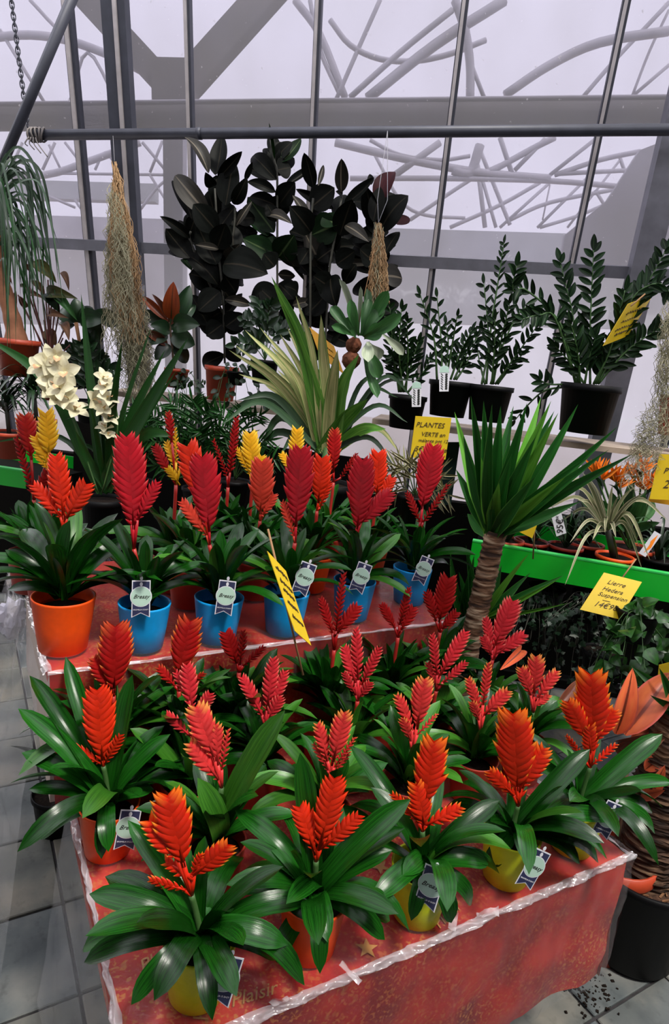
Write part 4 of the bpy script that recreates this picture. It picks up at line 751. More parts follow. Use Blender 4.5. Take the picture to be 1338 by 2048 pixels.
# green metal bench tray on the right, and the left one
def tray(p, q, depth, h, label):
    p, q = Vector(p), Vector(q); x = (q-p).normalized(); y = Vector((-x.y, x.x, 0)).normalized(); R = Matrix((x, y, UP)).transposed(); l = (q-p).length; c = (p+q)/2
    t = thing('bench_tray', c, label, 'tray')
    world_part('front', MB().box(c-UP*h/2, l, .006, h, R), 'green_tray', t, False)
    world_part('lip', MB().box(c+y*.012+UP*.002, l, .032, .006, R), 'green_lip', t, False)
    world_part('bed', MB().box(c+y*depth/2-UP*(h-.01), l, depth, .012, R), 'under', t, False)
    world_part('back', MB().box(c+y*depth-UP*h/2, l, .006, h, R), 'green_tray', t, False)
    for s in (.12, .88):
        pp_ = p.lerp(q, s)+y*.1; world_part('leg', MB().beam((pp_.x, pp_.y, 0), (pp_.x, pp_.y, p.z-h), .05, .05), 'steel', t, False)
        pp_ = p.lerp(q, s)+y*(depth-.1); world_part('leg', MB().beam((pp_.x, pp_.y, 0), (pp_.x, pp_.y, p.z-h), .05, .05), 'steel', t, False)
    return t
tq = at_y(1338, 1150, 2.35); tp = at_h(960, 1085, tq.z); tx = (tq-tp).normalized()
tray(tp-tx*.03, tq+tx*.6, 0.55, 0.105, 'bright green metal bench tray under the strelitzias and spider plant')
TRAYZ = tq.z-.088
tp2, tq2 = at_y(-160, 915, 3.0), at_y(52, 940, 2.9); tp2.z = tq2.z = (tp2.z+tq2.z)/2
tray(tp2, tq2, 0.5, 0.08, 'bright green metal bench tray at the left edge, behind the yellow plume')
def card(TL, TR, BL, Y, mat, label, lines=(), dY=(0, 0, 0), stick=None, scrib=(), ink='brown_ink'):
    a, b, c = at_y(*TL, Y+dY[0]), at_y(*TR, Y+dY[1]), at_y(*BL, Y+dY[2]); d = b+c-a
    x = (b-a); w = x.length; x /= w; v = a-c; h = v.length; n = x.cross(v).normalized(); 
    if n.dot(CAM-a) < 0: n = -n
    t = thing('price_card', (a+b+c+d)/4, label, 'sign')
    k = MB().add([a, b, d, c]+[p-n*.0015 for p in (a, b, d, c)], [(0, 3, 2, 1), (4, 5, 6, 7), (0, 1, 5, 4), (1, 2, 6, 5), (2, 3, 7, 6), (3, 0, 4, 7)])
    world_part('card', k, mat, t, False)
    vy = v/h
    def place(u, vv, lift=.0012): return a+(b-a)*u-(a-c)*vv+n*lift
    for (s, u, vv, sz_, *rt) in lines:
        R = Matrix((x, vy, n)).transposed()
        if rt: R = R @ Matrix.Rotation(rt[0], 3, 'Z')
        lm_ = text_mesh(s, round(sz_*h*1.3, 4), ink, 0.2).copy(); lm_.transform(R.to_4x4())
        obj('lettering', lm_, t, Matrix.Translation(place(u, vv)-Vector(t.location)))
    if scrib:
        rr = random.Random(len(label))
        for (u0, u1, vv) in scrib:
            mb = MB(); pts = [place(u0+(u1-u0)*i/22, vv+.03*math.sin(i*2.1)*rr.uniform(.4, 1.4), .001) for i in range(23)]
            mb.tube(pts, w*.008, 4); world_part('handwriting', mb, ink, t, False)
    if stick:
        p, q = at_y(*stick[0], Y+stick[2]), at_y(*stick[1], Y+stick[3]); world_part('stick', MB().tube([p, q], .0028, 6), 'wood_stick', t)
    return t
card((831, 832), (903, 836), (820, 915), 2.5, 'yellow_card', 'yellow card handwritten PLANTES VERTE, clipped below the zamioculcas shelf', (('PLANTES', .44, .20, .13), ('VERTE en', .56, .42, .11), ('mélange pot 12', .58, .57, .088), ('5€90 pièce', .55, .78, .13)))
card((1208, 1145), (1284, 1164), (1160, 1219), 2.28, 'yellow_card', 'tilted yellow card for the hanging ivy, hooked under the green tray', (('Lierre', .45, .20, .12), ('Hedera', .46, .38, .11), ('Suspension', .55, .53, .105), ('—', .45, .65, .12), ('14€90', .52, .78, .14)), (0, 0, -.09), ((1272, 1118), (1240, 1162), .05, 0))
card((1256, 608), (1306, 590), (1206, 692), 2.5, 'yellow_card', 'slanting yellow card among the leaves of the largest zamioculcas', (), (0, .1, 0), ((1262, 612), (1290, 588), -.01, .02), ((.2, .85, .28), (.2, .85, .48), (.15, .8, .66), (.25, .75, .8)))
card((1319, 908), (1402, 912), (1299, 998), 2.35, 'yellow_card', 'yellow card cut by the right edge of the frame, in front of the strelitzias', (('P', .24, .36, .14), ('2', .32, .66, .2)))
card((1312, 955), (1372, 965), (1296, 1003), 2.42, 'ochre_card', 'second yellow card tucked behind the one at the right edge', ())
card((535, 1102), (572, 1142), (590, 1262), 1.42, 'yellow_card', 'tall yellow card on a stick, seen nearly edge-on in front of a blue pot', (), (-.03, .05, -.03), ((536, 1058), (606, 1350), .03, .0), ((.2, .85, .14), (.2, .9, .3), (.2, .85, .42), (.2, .8, .58), (.2, .85, .76)))
card((619, 654), (668, 692), (640, 712), 2.75, 'ochre_card', 'orange-yellow card behind the leaves of the striped plant', (), (0, .05, 0), ((641, 652), (646, 676), .02, .02), ((.25, .8, .35), (.3, .85, .6)))
card((1062, 985), (1092, 1000), (1035, 1062), 2.35, 'yellow_card', 'yellow card mostly hidden behind the yucca leaves', (), (0, 0, 0), ((1072, 1000), (1066, 1118), .0, .02))
card((1318, 1330), (1350, 1322), (1316, 1352), 2.1, 'yellow_card', 'scrap of yellow card in the shade at the right edge', ())
card((1101, 1026), (1121, 1019), (1113, 1073), 2.28, 'white_card', 'small white price label hanging by the yucca leaves', (('6,95€', .52, .78, .28, 1.35), ('lot', .5, .3, .12, 1.35)), ink='ink')
# ================================================================== TALL AND HANGING PLANTS
def simple_pot(root, P, r, h, mat, taper=.78, soil=True):
    o = MB().lathe([(0, 0), (r*taper, 0), (r*taper+(r-r*taper)*.8, h*.86), (r*1.0, h*.86), (r*1.03, h*.88), (r*1.03, h), (r*.96, h), (r*.93, h*.9)], 32).mesh('pot', mat)
    b = obj('pot', o, root, Matrix.Translation(Vector(P)-Vector(root.location)))
    if soil: obj('soil', MB().lathe([(.001, h*.93), (r*.94, h*.91)], 24).mesh('soil', 'soil'), root, Matrix.Translation(Vector(P)-Vector(root.location)))
def toward(P, yaw=0, up=0.0):
    d = CAM-Vector(P); d.z = 0; d.normalize(); d = Matrix.Rotation(yaw, 3, 'Z') @ d; return (d+UP*up).normalized()
rn = random.Random(5)
def px_leaf(root, kind, mat, base, tip, wpx, Y, arch=0.0, dq=0.0, yaw=None, cup=.25, **kw):
    P = at_y(*base, Y); Q = at_y(*tip, Y+dq); w = metres(wpx, Q)
    return put_leaf(root, leafmesh(kind, mat, arch, cup, **kw), P, Q, w, toward(P, rn.uniform(-.5, .5) if yaw is None else yaw, .2))
# rubber plants: leaves measured against the glass (crop at 300,280, factor .3886)
def Z4(x, y): return (300+x*.3886, 280+y*.3886)
def rubber(label, Y, stems, leaves, pot=None, group='rubber plants against the glass'):
    bx, by = stems[0][0]; P0 = at_y(*Z4(bx, by), Y)
    if pot: P0 = at_y(*pot[0], Y)
    t = thing('rubber_plant', P0, label, 'rubber plant', group)
    if pot: simple_pot(t, P0, metres(pot[1]/2, P0), metres(pot[2], P0), 'pot_terra')
    for s in stems: world_part('stem', MB().tube(spline([at_y(*Z4(*p), Y) for p in s], 4), .0055, 6), 'stem_dark', t)
    for s in stems:
        S = spline([Vector((*Z4(*p), 0)) for p in s], 8)
        for k in range(20):
            p = S[int(len(S)*(.05+.8*k/20))]; a = rn.uniform(0, 6.28); ll = rn.uniform(55, 82)*(1 if k < 12 else .75)
            px_leaf(t, 'oval', 'rubber', (p.x, p.y), (p.x+math.cos(a)*ll*.8, p.y-math.sin(a)*ll*.7-14), rn.uniform(26, 36), Y+.05, rn.choice((0, .08, .14)), rn.uniform(.0, .12), None, .3, fold=True)
    for l in leaves:
        b, q, w = l[:3]; mt = l[3] if len(l) > 3 else 'rubber'; dq = rn.uniform(-.10, .10)
        px_leaf(t, 'oval', mt, Z4(*b), Z4(*q), w*.3886*1.22, Y+rn.uniform(-.06, .06), rn.choice((-.06, 0, .08, .14)), dq, None, .3, fold=True)
rubber('tall dark rubber plant in a red-brown pot on the left shelf', 3.08, [[(385, 1150), (375, 800), (350, 560), (335, 250)], [(380, 900), (215, 540), (210, 470)], [(378, 800), (430, 470), (438, 350)]],
 [((300, 170), (178, -15), 66, 'rubber_back'), ((338, 180), (370, -30), 78), ((350, 200), (475, 58), 52), ((325, 240), (285, 165), 50), ((390, 335), (430, 105), 105), ((430, 330), (500, 190), 60), ((490, 205), (527, 113), 26), ((312, 400), (128, 182), 88, 'rubber_back'), ((215, 405), (113, 208), 82), ((345, 470), (222, 330), 105), ((345, 470), (435, 345), 66), ((445, 440), (525, 315), 30, 'rubber_back'), ((205, 505), (50, 392), 44), ((205, 605), (80, 455), 95), ((430, 442), (432, 570), 82), ((347, 742), (182, 585), 98), ((345, 640), (245, 440), 110), ((352, 742), (200, 690), 125), ((378, 640), (608, 690), 150), ((392, 610), (462, 535), 60, 'rubber_back'), ((165, 612), (215, 672), 40, 'rubber_green'), ((382, 830), (292, 818), 48, 'rubber_back'), ((385, 822), (522, 850), 46, 'rubber_back'), ((300, 955), (212, 795), 90), ((352, 560), (235, 540), 34, 'rubber_back'), ((345, 400), (300, 260), 90), ((360, 330), (340, 180), 80), ((360, 780), (250, 880), 110), ((390, 900), (480, 980), 100), ((370, 950), (290, 1010), 90), ((385, 700), (440, 780), 90), ((375, 560), (300, 480), 90), ((385, 1000), (300, 940), 100), ((390, 960), (470, 900), 90), ((345, 560), (390, 430), 100), ((372, 880), (250, 960), 120)],
 ((440, 800), 66, 66))
rubber('upright rubber plant with a pointed bud, second from the left', 3.12, [[(660, 1050), (655, 640), (655, 200), (640, 110), (622, 0)]],
 [((650, 205), (528, 82), 78), ((640, 100), (612, -90), 14, 'rubber_green'), ((680, 112), (778, -8), 58, 'rubber_green'), ((655, 155), (725, 140), 92), ((700, 232), (842, 128), 36), ((645, 268), (500, 215), 48), ((663, 335), (748, 218), 95), ((640, 475), (502, 293), 92, 'rubber_green'), ((605, 495), (512, 395), 80, 'rubber_green'), ((608, 392), (732, 432), 52, 'rubber_back'), ((642, 590), (478, 508), 92, 'rubber_green'), ((660, 605), (742, 488), 115, 'rubber_green'), ((663, 540), (795, 725), 34, 'rubber_back'), ((660, 692), (748, 700), 46, 'rubber_back'), ((642, 650), (585, 585), 90), ((650, 760), (520, 840), 110), ((660, 740), (740, 820), 100), ((655, 560), (590, 510), 80, 'rubber_green'), ((658, 850), (560, 760), 100), ((660, 880), (560, 930), 120), ((650, 420), (600, 330), 60)])
rubber('rubber plant with one curled pale hanging leaf, third from the left', 3.05, [[(825, 1100), (825, 700), (828, 430), (840, 300)], [(900, 1100), (920, 700), (955, 480), (985, 300)]],
 [((842, 245), (793, 65), 66), ((865, 235), (893, 128), 24, 'rubber_back'), ((832, 345), (950, 245), 120), ((942, 355), (750, 252), 46), ((828, 475), (718, 340), 105), ((815, 395), (733, 285), 44, 'rubber_back'), ((985, 268), (985, 95), 64, 'rubber_back'), ((1000, 335), (1155, 193), 56), ((965, 430), (832, 490), 130, 'rubber_green'), ((978, 490), (1040, 305), 110), ((800, 485), (905, 710), 78, 'rubber_back'), ((1005, 440), (1128, 525), 56, 'rubber_back'), ((990, 290), (955, 265), 30), ((960, 640), (1055, 570), 90), ((760, 790), (690, 750), 70), ((735, 850), (832, 828), 44, 'rubber_back'), ((930, 700), (960, 860), 110), ((900, 800), (800, 900), 110), ((930, 760), (840, 700), 100), ((940, 560), (860, 620), 90), ((960, 440), (900, 380), 100, 'rubber_green'), ((820, 560), (770, 640), 70), ((905, 900), (1000, 960), 100), ((900, 870), (830, 960), 110)])
rubber('rubber plant with reddish young leaves behind the hanging root bundle', 3.15, [[(1150, 1000), (1140, 600), (1165, 400), (1180, 300)]],
 [((1150, 430), (1108, 235), 76), ((1180, 340), (1255, 163), 88, 'rubber_red'), ((1188, 468), (1330, 285), 135), ((1270, 435), (1330, 395), 60, 'rubber_red'), ((1108, 565), (1130, 440), 90), ((1205, 595), (1285, 472), 66), ((1142, 640), (968, 655), 34, 'rubber_back'), ((1195, 700), (1298, 712), 100, 'rubber_back'), ((1060, 640), (1000, 740), 66), ((1150, 420), (1185, 240), 70), ((1130, 700), (1060, 800), 100), ((1150, 620), (1080, 560), 100), ((1160, 560), (1210, 640), 90), ((1150, 800), (1230, 760), 80), ((1140, 230), (1130, 175), 30)])
# pinnate plants
def pinnate(root, pts, Y, n, ll, lw, mat='zz', stem='stem_green', r=.005, kind='oval', a0=48, start=.18, yaw=None, dY=None, end_leaf=True):
    k = len(pts); dY = dY if dY is not None else rn.uniform(-.12, .12)
    W_ = [at_y(x, y, Y+dY*(i/(k-1))) for i, (x, y) in enumerate(pts)]; S = spline(W_, 8); m = len(S)
    st = world_part('stem', MB().tube(S, [r*(1-.65*i/(m-1)) for i in range(m)], 6), stem, root)
    loc = Vector(root.location); yw = rn.uniform(-.6, .6) if yaw is None else yaw
    for i in range(n):
        f = start+(1-start)*(i+.5)/n; ii = min(m-2, int(f*(m-1))); p = S[ii].lerp(S[ii+1], f*(m-1)-ii); t = (S[ii+1]-S[ii]).normalized()
        nrm = toward(p, yw, .1); sd = t.cross(nrm).normalized()*(1 if i % 2 else -1)
        a = math.radians(a0+rn.uniform(-18, 16)); l = ll*(.75+.35*math.sin(PI*min(1, f*1.05)))*rn.uniform(.88, 1.12)
        q = p+(t*math.cos(a)+sd*math.sin(a)+nrm*rn.uniform(-.25, .35))*l
        o = put_leaf(st, leafmesh(kind, mat, rn.choice((0, .08, -.06)), .25), p, q, lw*rn.uniform(.85, 1.15), nrm+sd*rn.uniform(-.4, .4), 'leaflet', 0, loc)
    if end_leaf: put_leaf(st, leafmesh(kind, mat, 0, .25), S[-1], S[-1]+(S[-1]-S[-2]).normalized()*ll*.9, lw, toward(S[-1], yw), 'leaflet', 0, loc)
    return st
def Z5(x, y): return (740+x*.447, 460+y*.447)
def zz(label, base, Y, r, h, stems, ll, lw, n, tagp=None):
    P = at_y(*base, Y); t = thing('zamioculcas', P, label, 'potted plant', 'zamioculcas on the glass shelf'); simple_pot(t, P, r, h, 'pot_black', .8)
    for s in stems:
        nn = s[1] if len(s) > 1 and isinstance(s[1], int) else n
        pinnate(t, [Z5(*p) for p in s[0]], Y, int(nn*1.25), ll*.80*(s[2] if len(s) > 2 else 1), lw*.72*(s[2] if len(s) > 2 else 1))
    if tagp:
        q = at_y(*Z5(*tagp), Y-r*1.05); R = facing(q, 0, .1, .12 if tagp[0] > 0 else 0); o = t.location
        lb = obj('plant_label', MB().add(*flat([(-.018, -.05), (.018, -.05), (.02, .02), (.016, .045), (0, .052), (-.016, .045), (-.02, .02)], 0)).mesh('plant_label', 'white_card', False), t, m4(R, q-Vector(o)))
        obj('label_band', MB().add(*flat([(-.019, .024), (.019, .024), (.016, .044), (0, .051), (-.016, .044)], .001)).mesh('label_band', 'mint', False), lb)
        pr = MB()
        for i in range(7):
            for sg in (-1, 1):
                c = Vector((sg*.003, -.042+i*.009, 0)); e = c+Vector((sg*.011, .007, 0)); w = Vector((.003, -.005, 0)); pr.add([c+Vector((0, 0, .0008)), (c+e)/2+w+Vector((0, 0, .0008)), e+Vector((0, 0, .0008)), (c+e)/2-w+Vector((0, 0, .0008))], [(0, 1, 2, 3)])
        obj('leaf_print', pr.mesh('leaf_print', 'ink', False), lb)
zz('leftmost black-potted zamioculcas, short and bushy, beside the staghorn fern', (808, 856), 2.72, .078, .135, [([(150, 725), (130, 560), (140, 355)],), ([(140, 725), (105, 600), (95, 420)],), ([(160, 725), (170, 560), (165, 410)],), ([(170, 725), (230, 650), (275, 575)], 9), ([(130, 725), (110, 600), (95, 560)], 9), ([(150, 725), (185, 600), (215, 500)],), ([(145, 725), (120, 520), (85, 340)],)], .058, .022, 15, (208, 735))
zz('middle black-potted zamioculcas with sparse stems and a plant label', (893, 832), 2.70, .088, .142, [([(300, 670), (285, 480), (225, 290)],), ([(320, 670), (320, 520), (300, 300)],), ([(340, 670), (370, 500), (390, 385)], 8, .85), ([(360, 670), (400, 560), (455, 450)], 16), ([(375, 670), (430, 560), (520, 410)], 14), ([(330, 670), (350, 520), (340, 420)], 8), ([(385, 670), (430, 600), (480, 480)], 9)], .056, .021, 11, (332, 665))
zz('black-potted zamioculcas with one very tall slender stem, right of the labelled pot', (972, 842), 2.66, .088, .142, [([(520, 690), (540, 450), (575, 220), (600, 60)], 22, .8), ([(500, 690), (530, 500), (510, 240)], 14), ([(540, 690), (600, 500), (690, 350), (760, 400)], 18), ([(550, 690), (590, 480), (625, 330)], 14), ([(515, 690), (490, 590), (480, 520)], 3, 1.1), ([(560, 690), (640, 580), (740, 440)], 15), ([(545, 690), (555, 560), (560, 400)], 12), ([(570, 690), (640, 600), (680, 560)], 6)], .060, .021, 12)
zz('largest black-potted zamioculcas, arching over the right end of the shelf', (1165, 865), 2.62, .113, .19, [([(985, 690), (985, 450), (1000, 90)], 24, 1.15), ([(930, 690), (910, 400), (850, 140)], 18, 1.1), ([(920, 690), (850, 420), (700, 270), (640, 270), (655, 160)], 24, 1.0), ([(925, 690), (830, 400), (760, 380), (680, 400)], 18, 1.0), ([(1010, 690), (1120, 450), (1230, 260), (1330, 80)], 22, 1.15), ([(1020, 690), (1120, 480), (1180, 300), (1290, 240), (1360, 300)], 22, 1.1), ([(1020, 690), (1150, 540), (1310, 430)], 18, 1.2), ([(960, 690), (900, 600), (830, 520)], 12), ([(900, 690), (800, 690), (760, 670)], 5), ([(1000, 690), (1080, 520), (1140, 270)], 18, 1.1), ([(940, 690), (930, 560), (900, 420)], 14, 1.1), ([(1000, 690), (1040, 600), (1060, 520)], 10, 1.1), ([(890, 700), (780, 720), (700, 790), (650, 850)], 7, .9), ([(960, 690), (980, 580), (1010, 480)], 12, 1.1)], .072, .028, 16)
# small side tray of vine on the shelf
# yucca: trunk, sword leaves (crop at 880,760, factor .3423)
def Z6(x, y): return (880+x*.3423, 760+y*.3423)
YY = 2.12
yb = at_y(935, 1300, YY); yt = at_y(992, 1062, YY)
yu = thing('yucca', Vector((yb.x-.03, yb.y, 0)), 'yucca on a ringed pale trunk, standing between the table and the green tray', 'yucca')
simple_pot(yu, Vector((yb.x-.05, yb.y, 0)), .13, .24, 'pot_black')
def ringed_trunk(root, P, Q, r0, r1, seed, n=46, mat='bark'):
    mb = MB(); k = 14; P, Q = Vector(P), Vector(Q); x = (Q-P).normalized(); rf = x.orthogonal().normalized(); bq = x.cross(rf)
    m = n*3
    for i in range(m+1):
        s = i/m; c = P.lerp(Q, s)
        for j in range(k):
            a = 2*PI*j/k; ph = (s*n+1.3*noise.noise(Vector((math.cos(a)*1.6, math.sin(a)*1.6, s*n*.35+seed)))) % 1.0
            r = (r0+(r1-r0)*s)*(1+.17*(1-ph)**2+.12*noise.noise(Vector((math.cos(a)*3, math.sin(a)*3, s*n*.9+seed))))
            mb.v.append(c+(rf*math.cos(a)+bq*math.sin(a))*r)
    for i in range(m):
        for j in range(k): mb.f.append((i*k+j, i*k+(j+1) % k, (i+1)*k+(j+1) % k, (i+1)*k+j))
    return world_part('trunk', mb, mat, root)
M['bark'], nt_, b_ = new_mat('yucca_bark'); t_ = tex(nt_, 9, stretch=(1, 1, 7), detail=5)
L(nt_, ramp(nt_, t_.outputs[0], [(0.36, (0.035, 0.016, 0.009)), (0.5, (0.20, 0.10, 0.05)), (0.64, (0.52, 0.38, 0.25))]).outputs[0], b_.inputs['Base Color']); b_.inputs['Roughness'].default_value = .85; bump(nt_, b_, t_.outputs[0], .8, .01)
ringed_trunk(yu, Vector((yb.x-.03, yb.y, .2)), yt, .036, .034, 3, 60)
CR = (292, 880)
for (x, y, w) in ((85, 185, 64), (180, 90, 66), (255, 120, 74), (305, 140, 74), (355, 150, 80), (430, 150, 76), (510, 130, 74), (590, 100, 70), (650, 120, 76), (668, 180, 76), (692, 190, 76), (808, 140, 76), (1040, 270, 66), (990, 405, 66), (1130, 430, 70), (820, 710, 66), (135, 320, 70), (92, 520, 64), (240, 450, 72), (345, 600, 70), (412, 330, 76), (560, 330, 80), (480, 260, 78), (700, 640, 60), (560, 560, 84), (160, 780, 60), (420, 430, 80), (880, 440, 62), (740, 560, 64), (300, 330, 70)):
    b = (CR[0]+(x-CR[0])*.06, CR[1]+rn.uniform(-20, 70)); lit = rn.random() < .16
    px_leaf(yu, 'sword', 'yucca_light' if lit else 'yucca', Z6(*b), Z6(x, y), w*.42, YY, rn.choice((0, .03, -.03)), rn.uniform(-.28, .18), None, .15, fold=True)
for (x, y, w, l) in ((522, 1010, 44, 1), (530, 1125, 44, 0), (725, 1140, 52, 0), (755, 1302, 22, 1), (260, 1225, 44, 0), (480, 1180, 50, 0), (360, 1080, 50, 0), (700, 1160, 30, 1)):
    px_leaf(yu, 'sword', 'yucca_light' if l else 'yucca', Z6(270+rn.uniform(-20, 20), 1390), Z6(x, y), w*.36, YY+.03, .04, rn.uniform(-.1, .1), None, .18, fold=True)
for (x, y) in ((60, 1000), (150, 960), (110, 1120), (165, 1180), (200, 1020), (90, 1200)):
    px_leaf(yu, 'sword', 'yucca', Z6(150+rn.uniform(-30, 60), 1450), Z6(x, y), 22, YY+.12, .03, 0, None, .35, fold=True)
# big trunk in a black pot at the right
bp = at_h(1228, 1960, 0.0); bp = bp+Vector((.09, .13, 0)); bp.z = 0
by = thing('yucca', bp, 'large yucca with thick shaggy trunks in a big black pot on the floor', 'yucca')
o = MB().lathe([(0, .0), (.125, 0), (.138, .02), (.182, .31), (.188, .315), (.188, .335), (.178, .335), (.172, .30)], 44).mesh('pot', 'pot_black'); obj('pot', o, by)
obj('soil', MB().lathe([(.001, .295), (.10, .292), (.174, .285)], 28).mesh('soil', plain('bark_mulch', (.06, .03, .018), .9, 0, .2, .8, 90, .8)), by)
wr = random.Random(4); ck = MB()
for i in range(170):
    a, r = wr.uniform(0, 6.28), .165*math.sqrt(wr.random()); c = bp+Vector((math.cos(a)*r, math.sin(a)*r, .296)); R = Matrix.Rotation(wr.uniform(0, 6), 3, 'Z') @ Matrix.Rotation(wr.uniform(-.6, .6), 3, 'Y')
    ck.box(c, wr.uniform(.012, .035), wr.uniform(.003, .008), .003, R)
stuff(world_part('bark_chips', ck, plain('bark_chip', (.20, .10, .05), .8, 0, .2, .5, 60), by, False))
ringed_trunk(by, bp+Vector((-.01, -.01, .28)), bp+Vector((.02, .04, .82)), .088, .070, 7, 34, 'bark_dark')
ringed_trunk(by, bp+Vector((.11, .06, .28)), bp+Vector((.14, .09, .80)), .06, .05, 8, 34, 'bark_dark')
tpv = bp+Vector((.03, .04, .82))
for (x, y, w, dy) in ((1262, 1332, 26, .1), (1318, 1335, 30, .0), (1338, 1240, 34, .1), (1300, 1390, 26, -.05), (1338, 1300, 26, -.1), (1400, 1300, 30, 0), (1380, 1400, 30, .1), (1420, 1450, 30, 0), (1300, 1440, 22, .05), (1360, 1340, 30, -.1), (1265, 1480, 24, .05), (1240, 1450, 18, .1)):
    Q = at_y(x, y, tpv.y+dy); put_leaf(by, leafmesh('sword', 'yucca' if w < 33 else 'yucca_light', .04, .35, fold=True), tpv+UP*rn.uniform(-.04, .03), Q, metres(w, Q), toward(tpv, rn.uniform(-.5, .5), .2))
# orange-leaved plant in front of the ivy, by the right edge
oc = at_y(1268, 1560, 1.75)
ol_ = thing('orange_leaved_plant', Vector((oc.x, oc.y, 0.0)), 'croton with big glossy orange and brown leaves, behind the tall plume at the right corner', 'potted plant')
simple_pot(ol_, Vector((oc.x, oc.y, 0)), .12, .35, 'pot_terra')
world_part('stem', MB().tube([Vector((oc.x, oc.y, .3)), at_y(1258, 1500, 1.75)], .008, 6), 'stem_brown', ol_)
for (b, q, w, m, dq) in (((1232, 1468), (1265, 1336), 44, 'croton_big', 0), ((1250, 1470), (1345, 1345), 60, 'croton_big', .1), ((1235, 1485), (1325, 1462), 34, 'croton_dark', -.15), ((1230, 1500), (1330, 1478), 36, 'croton_dark', -.1), ((1110, 1420), (1156, 1362), 24, 'croton_dark', .1), ((1000, 1340), (1042, 1300), 20, 'croton_big', 0.2), ((1290, 1540), (1335, 1505), 30, 'croton_big', 0), ((1290, 1590), (1330, 1530), 30, 'croton_big', -.05), ((1255, 1500), (1330, 1420), 46, 'croton_big', .15), ((1280, 1585), (1330, 1580), 24, 'croton_big', -.1), ((1065, 1345), (1105, 1340), 20, 'croton_dark', .1)):
    px_leaf(ol_, 'oval', m, b, q, w, 1.75, .1, dq, rn.uniform(-.3, .3), .35, fold=True)
# hanging moss and root bundles
def strands(root, top, bot, w0, w1, n, mat, seed, curl=.02, r=.0009, name='strand_mass', front=0, segs=14, lens=(.35, 1.0), wmid=None):
    rr = random.Random(seed); mb = MB(); top, bot = Vector(top), Vector(bot); ax = bot-top
    for i in range(n):
        a = rr.uniform(0, 6.28); q = math.sqrt(rr.random()); s0 = rr.uniform(0, .55)**1.3; ln = rr.uniform(*lens); s1 = min(1, s0+ln*(1-s0)); ph = rr.uniform(0, 6.28); fr = rr.uniform(3, 7)
        P = []
        for k in range(segs+1):
            s = s0+(s1-s0)*k/segs
            ww = w0+(w1-w0)*s if wmid is None else (w0+(wmid-w0)*s*2 if s < .5 else wmid+(w1-wmid)*(s-.5)*2)
            P.append(top+ax*s+Vector((math.cos(a)*q*ww, math.sin(a)*q*ww*.6, 0))+Vector((math.sin(ph+k*fr*.35), math.cos(ph*2+k*fr*.3), 0))*curl*rr.uniform(.3, 1)*.5)
        mb.tube(P, r, 3, False)
    return stuff(world_part(name, mb, mat, root))
m1, m2 = at_y(229, 322, 2.95), at_y(285, 850, 2.95)
mo = thing('hanging_moss', m1, 'long beard of grey and tan moss hanging left of the main post', 'moss')
world_part('thread', MB().tube([m1, at_y(226, 272, 3.12)], .0012, 4), 'string', mo)
strands(mo, m1, at_y(266, 690, 2.87), .004, .055, 160, 'moss_tan', 1, .030, .0014, 'root_fibres', lens=(.5, 1), wmid=.062)
strands(mo, at_y(228, 360, 2.95), at_y(240, 720, 2.93), .012, .085, 170, 'moss', 2, .045, .0013, 'moss_strands', lens=(.3, 1))
strands(mo, at_y(255, 560, 2.93), m2, .06, .07, 230, 'moss', 3, .045, .0012, 'moss_strands', lens=(.3, .9), wmid=.085)
strands(mo, at_y(230, 380, 2.86), at_y(258, 720, 2.84), .02, .06, 80, 'moss', 21, .045, .0011, 'moss_strands', lens=(.3, .9))
n1, n2 = at_y(757, 445, 2.62), at_y(757, 605, 2.62)
nb = thing('hanging_root_bundle', n1, 'tan root bundle hung by two strings from the steel pipe, above the staghorn fern', 'plant')
for dx in (0, 5): world_part('string', MB().tube([at_y(775, 262, 2.96), at_y(755+dx*4, 400, 2.7), n1], .0013, 4), 'string', nb)
strands(nb, n1, n2, .010, .044, 150, 'moss_tan', 5, .016, .0013, 'root_fibres', lens=(.6, 1), wmid=.032)
strands(nb, n1, at_y(752, 640, 2.62), .02, .03, 40, 'moss', 6, .02, .0010, 'root_fibres', lens=(.5, 1))
o1, o2 = at_y(1345, 600, 2.35), at_y(1262, 985, 2.35)
mr_ = thing('hanging_moss', o1, 'wispy grey moss trailing down at the right edge over the strelitzias', 'moss')
strands(mr_, o1, at_y(1325, 900, 2.35), .03, .06, 110, 'moss', 8, .03, .0009, 'moss_strands', lens=(.3, 1))
strands(mr_, at_y(1330, 800, 2.35), o2, .06, .05, 90, 'moss', 9, .05, .0008, 'moss_strands', lens=(.3, 1))
tag(obj('hanging_pot', MB().lathe([(0, 0), (.07, 0), (.09, .16), (.094, .16)], 28).mesh('hanging_pot', 'pot_red')), 'dark red pot cut by the right edge, on the end of the shelf', 'pot').location = at_y(1352, 872, 2.7)
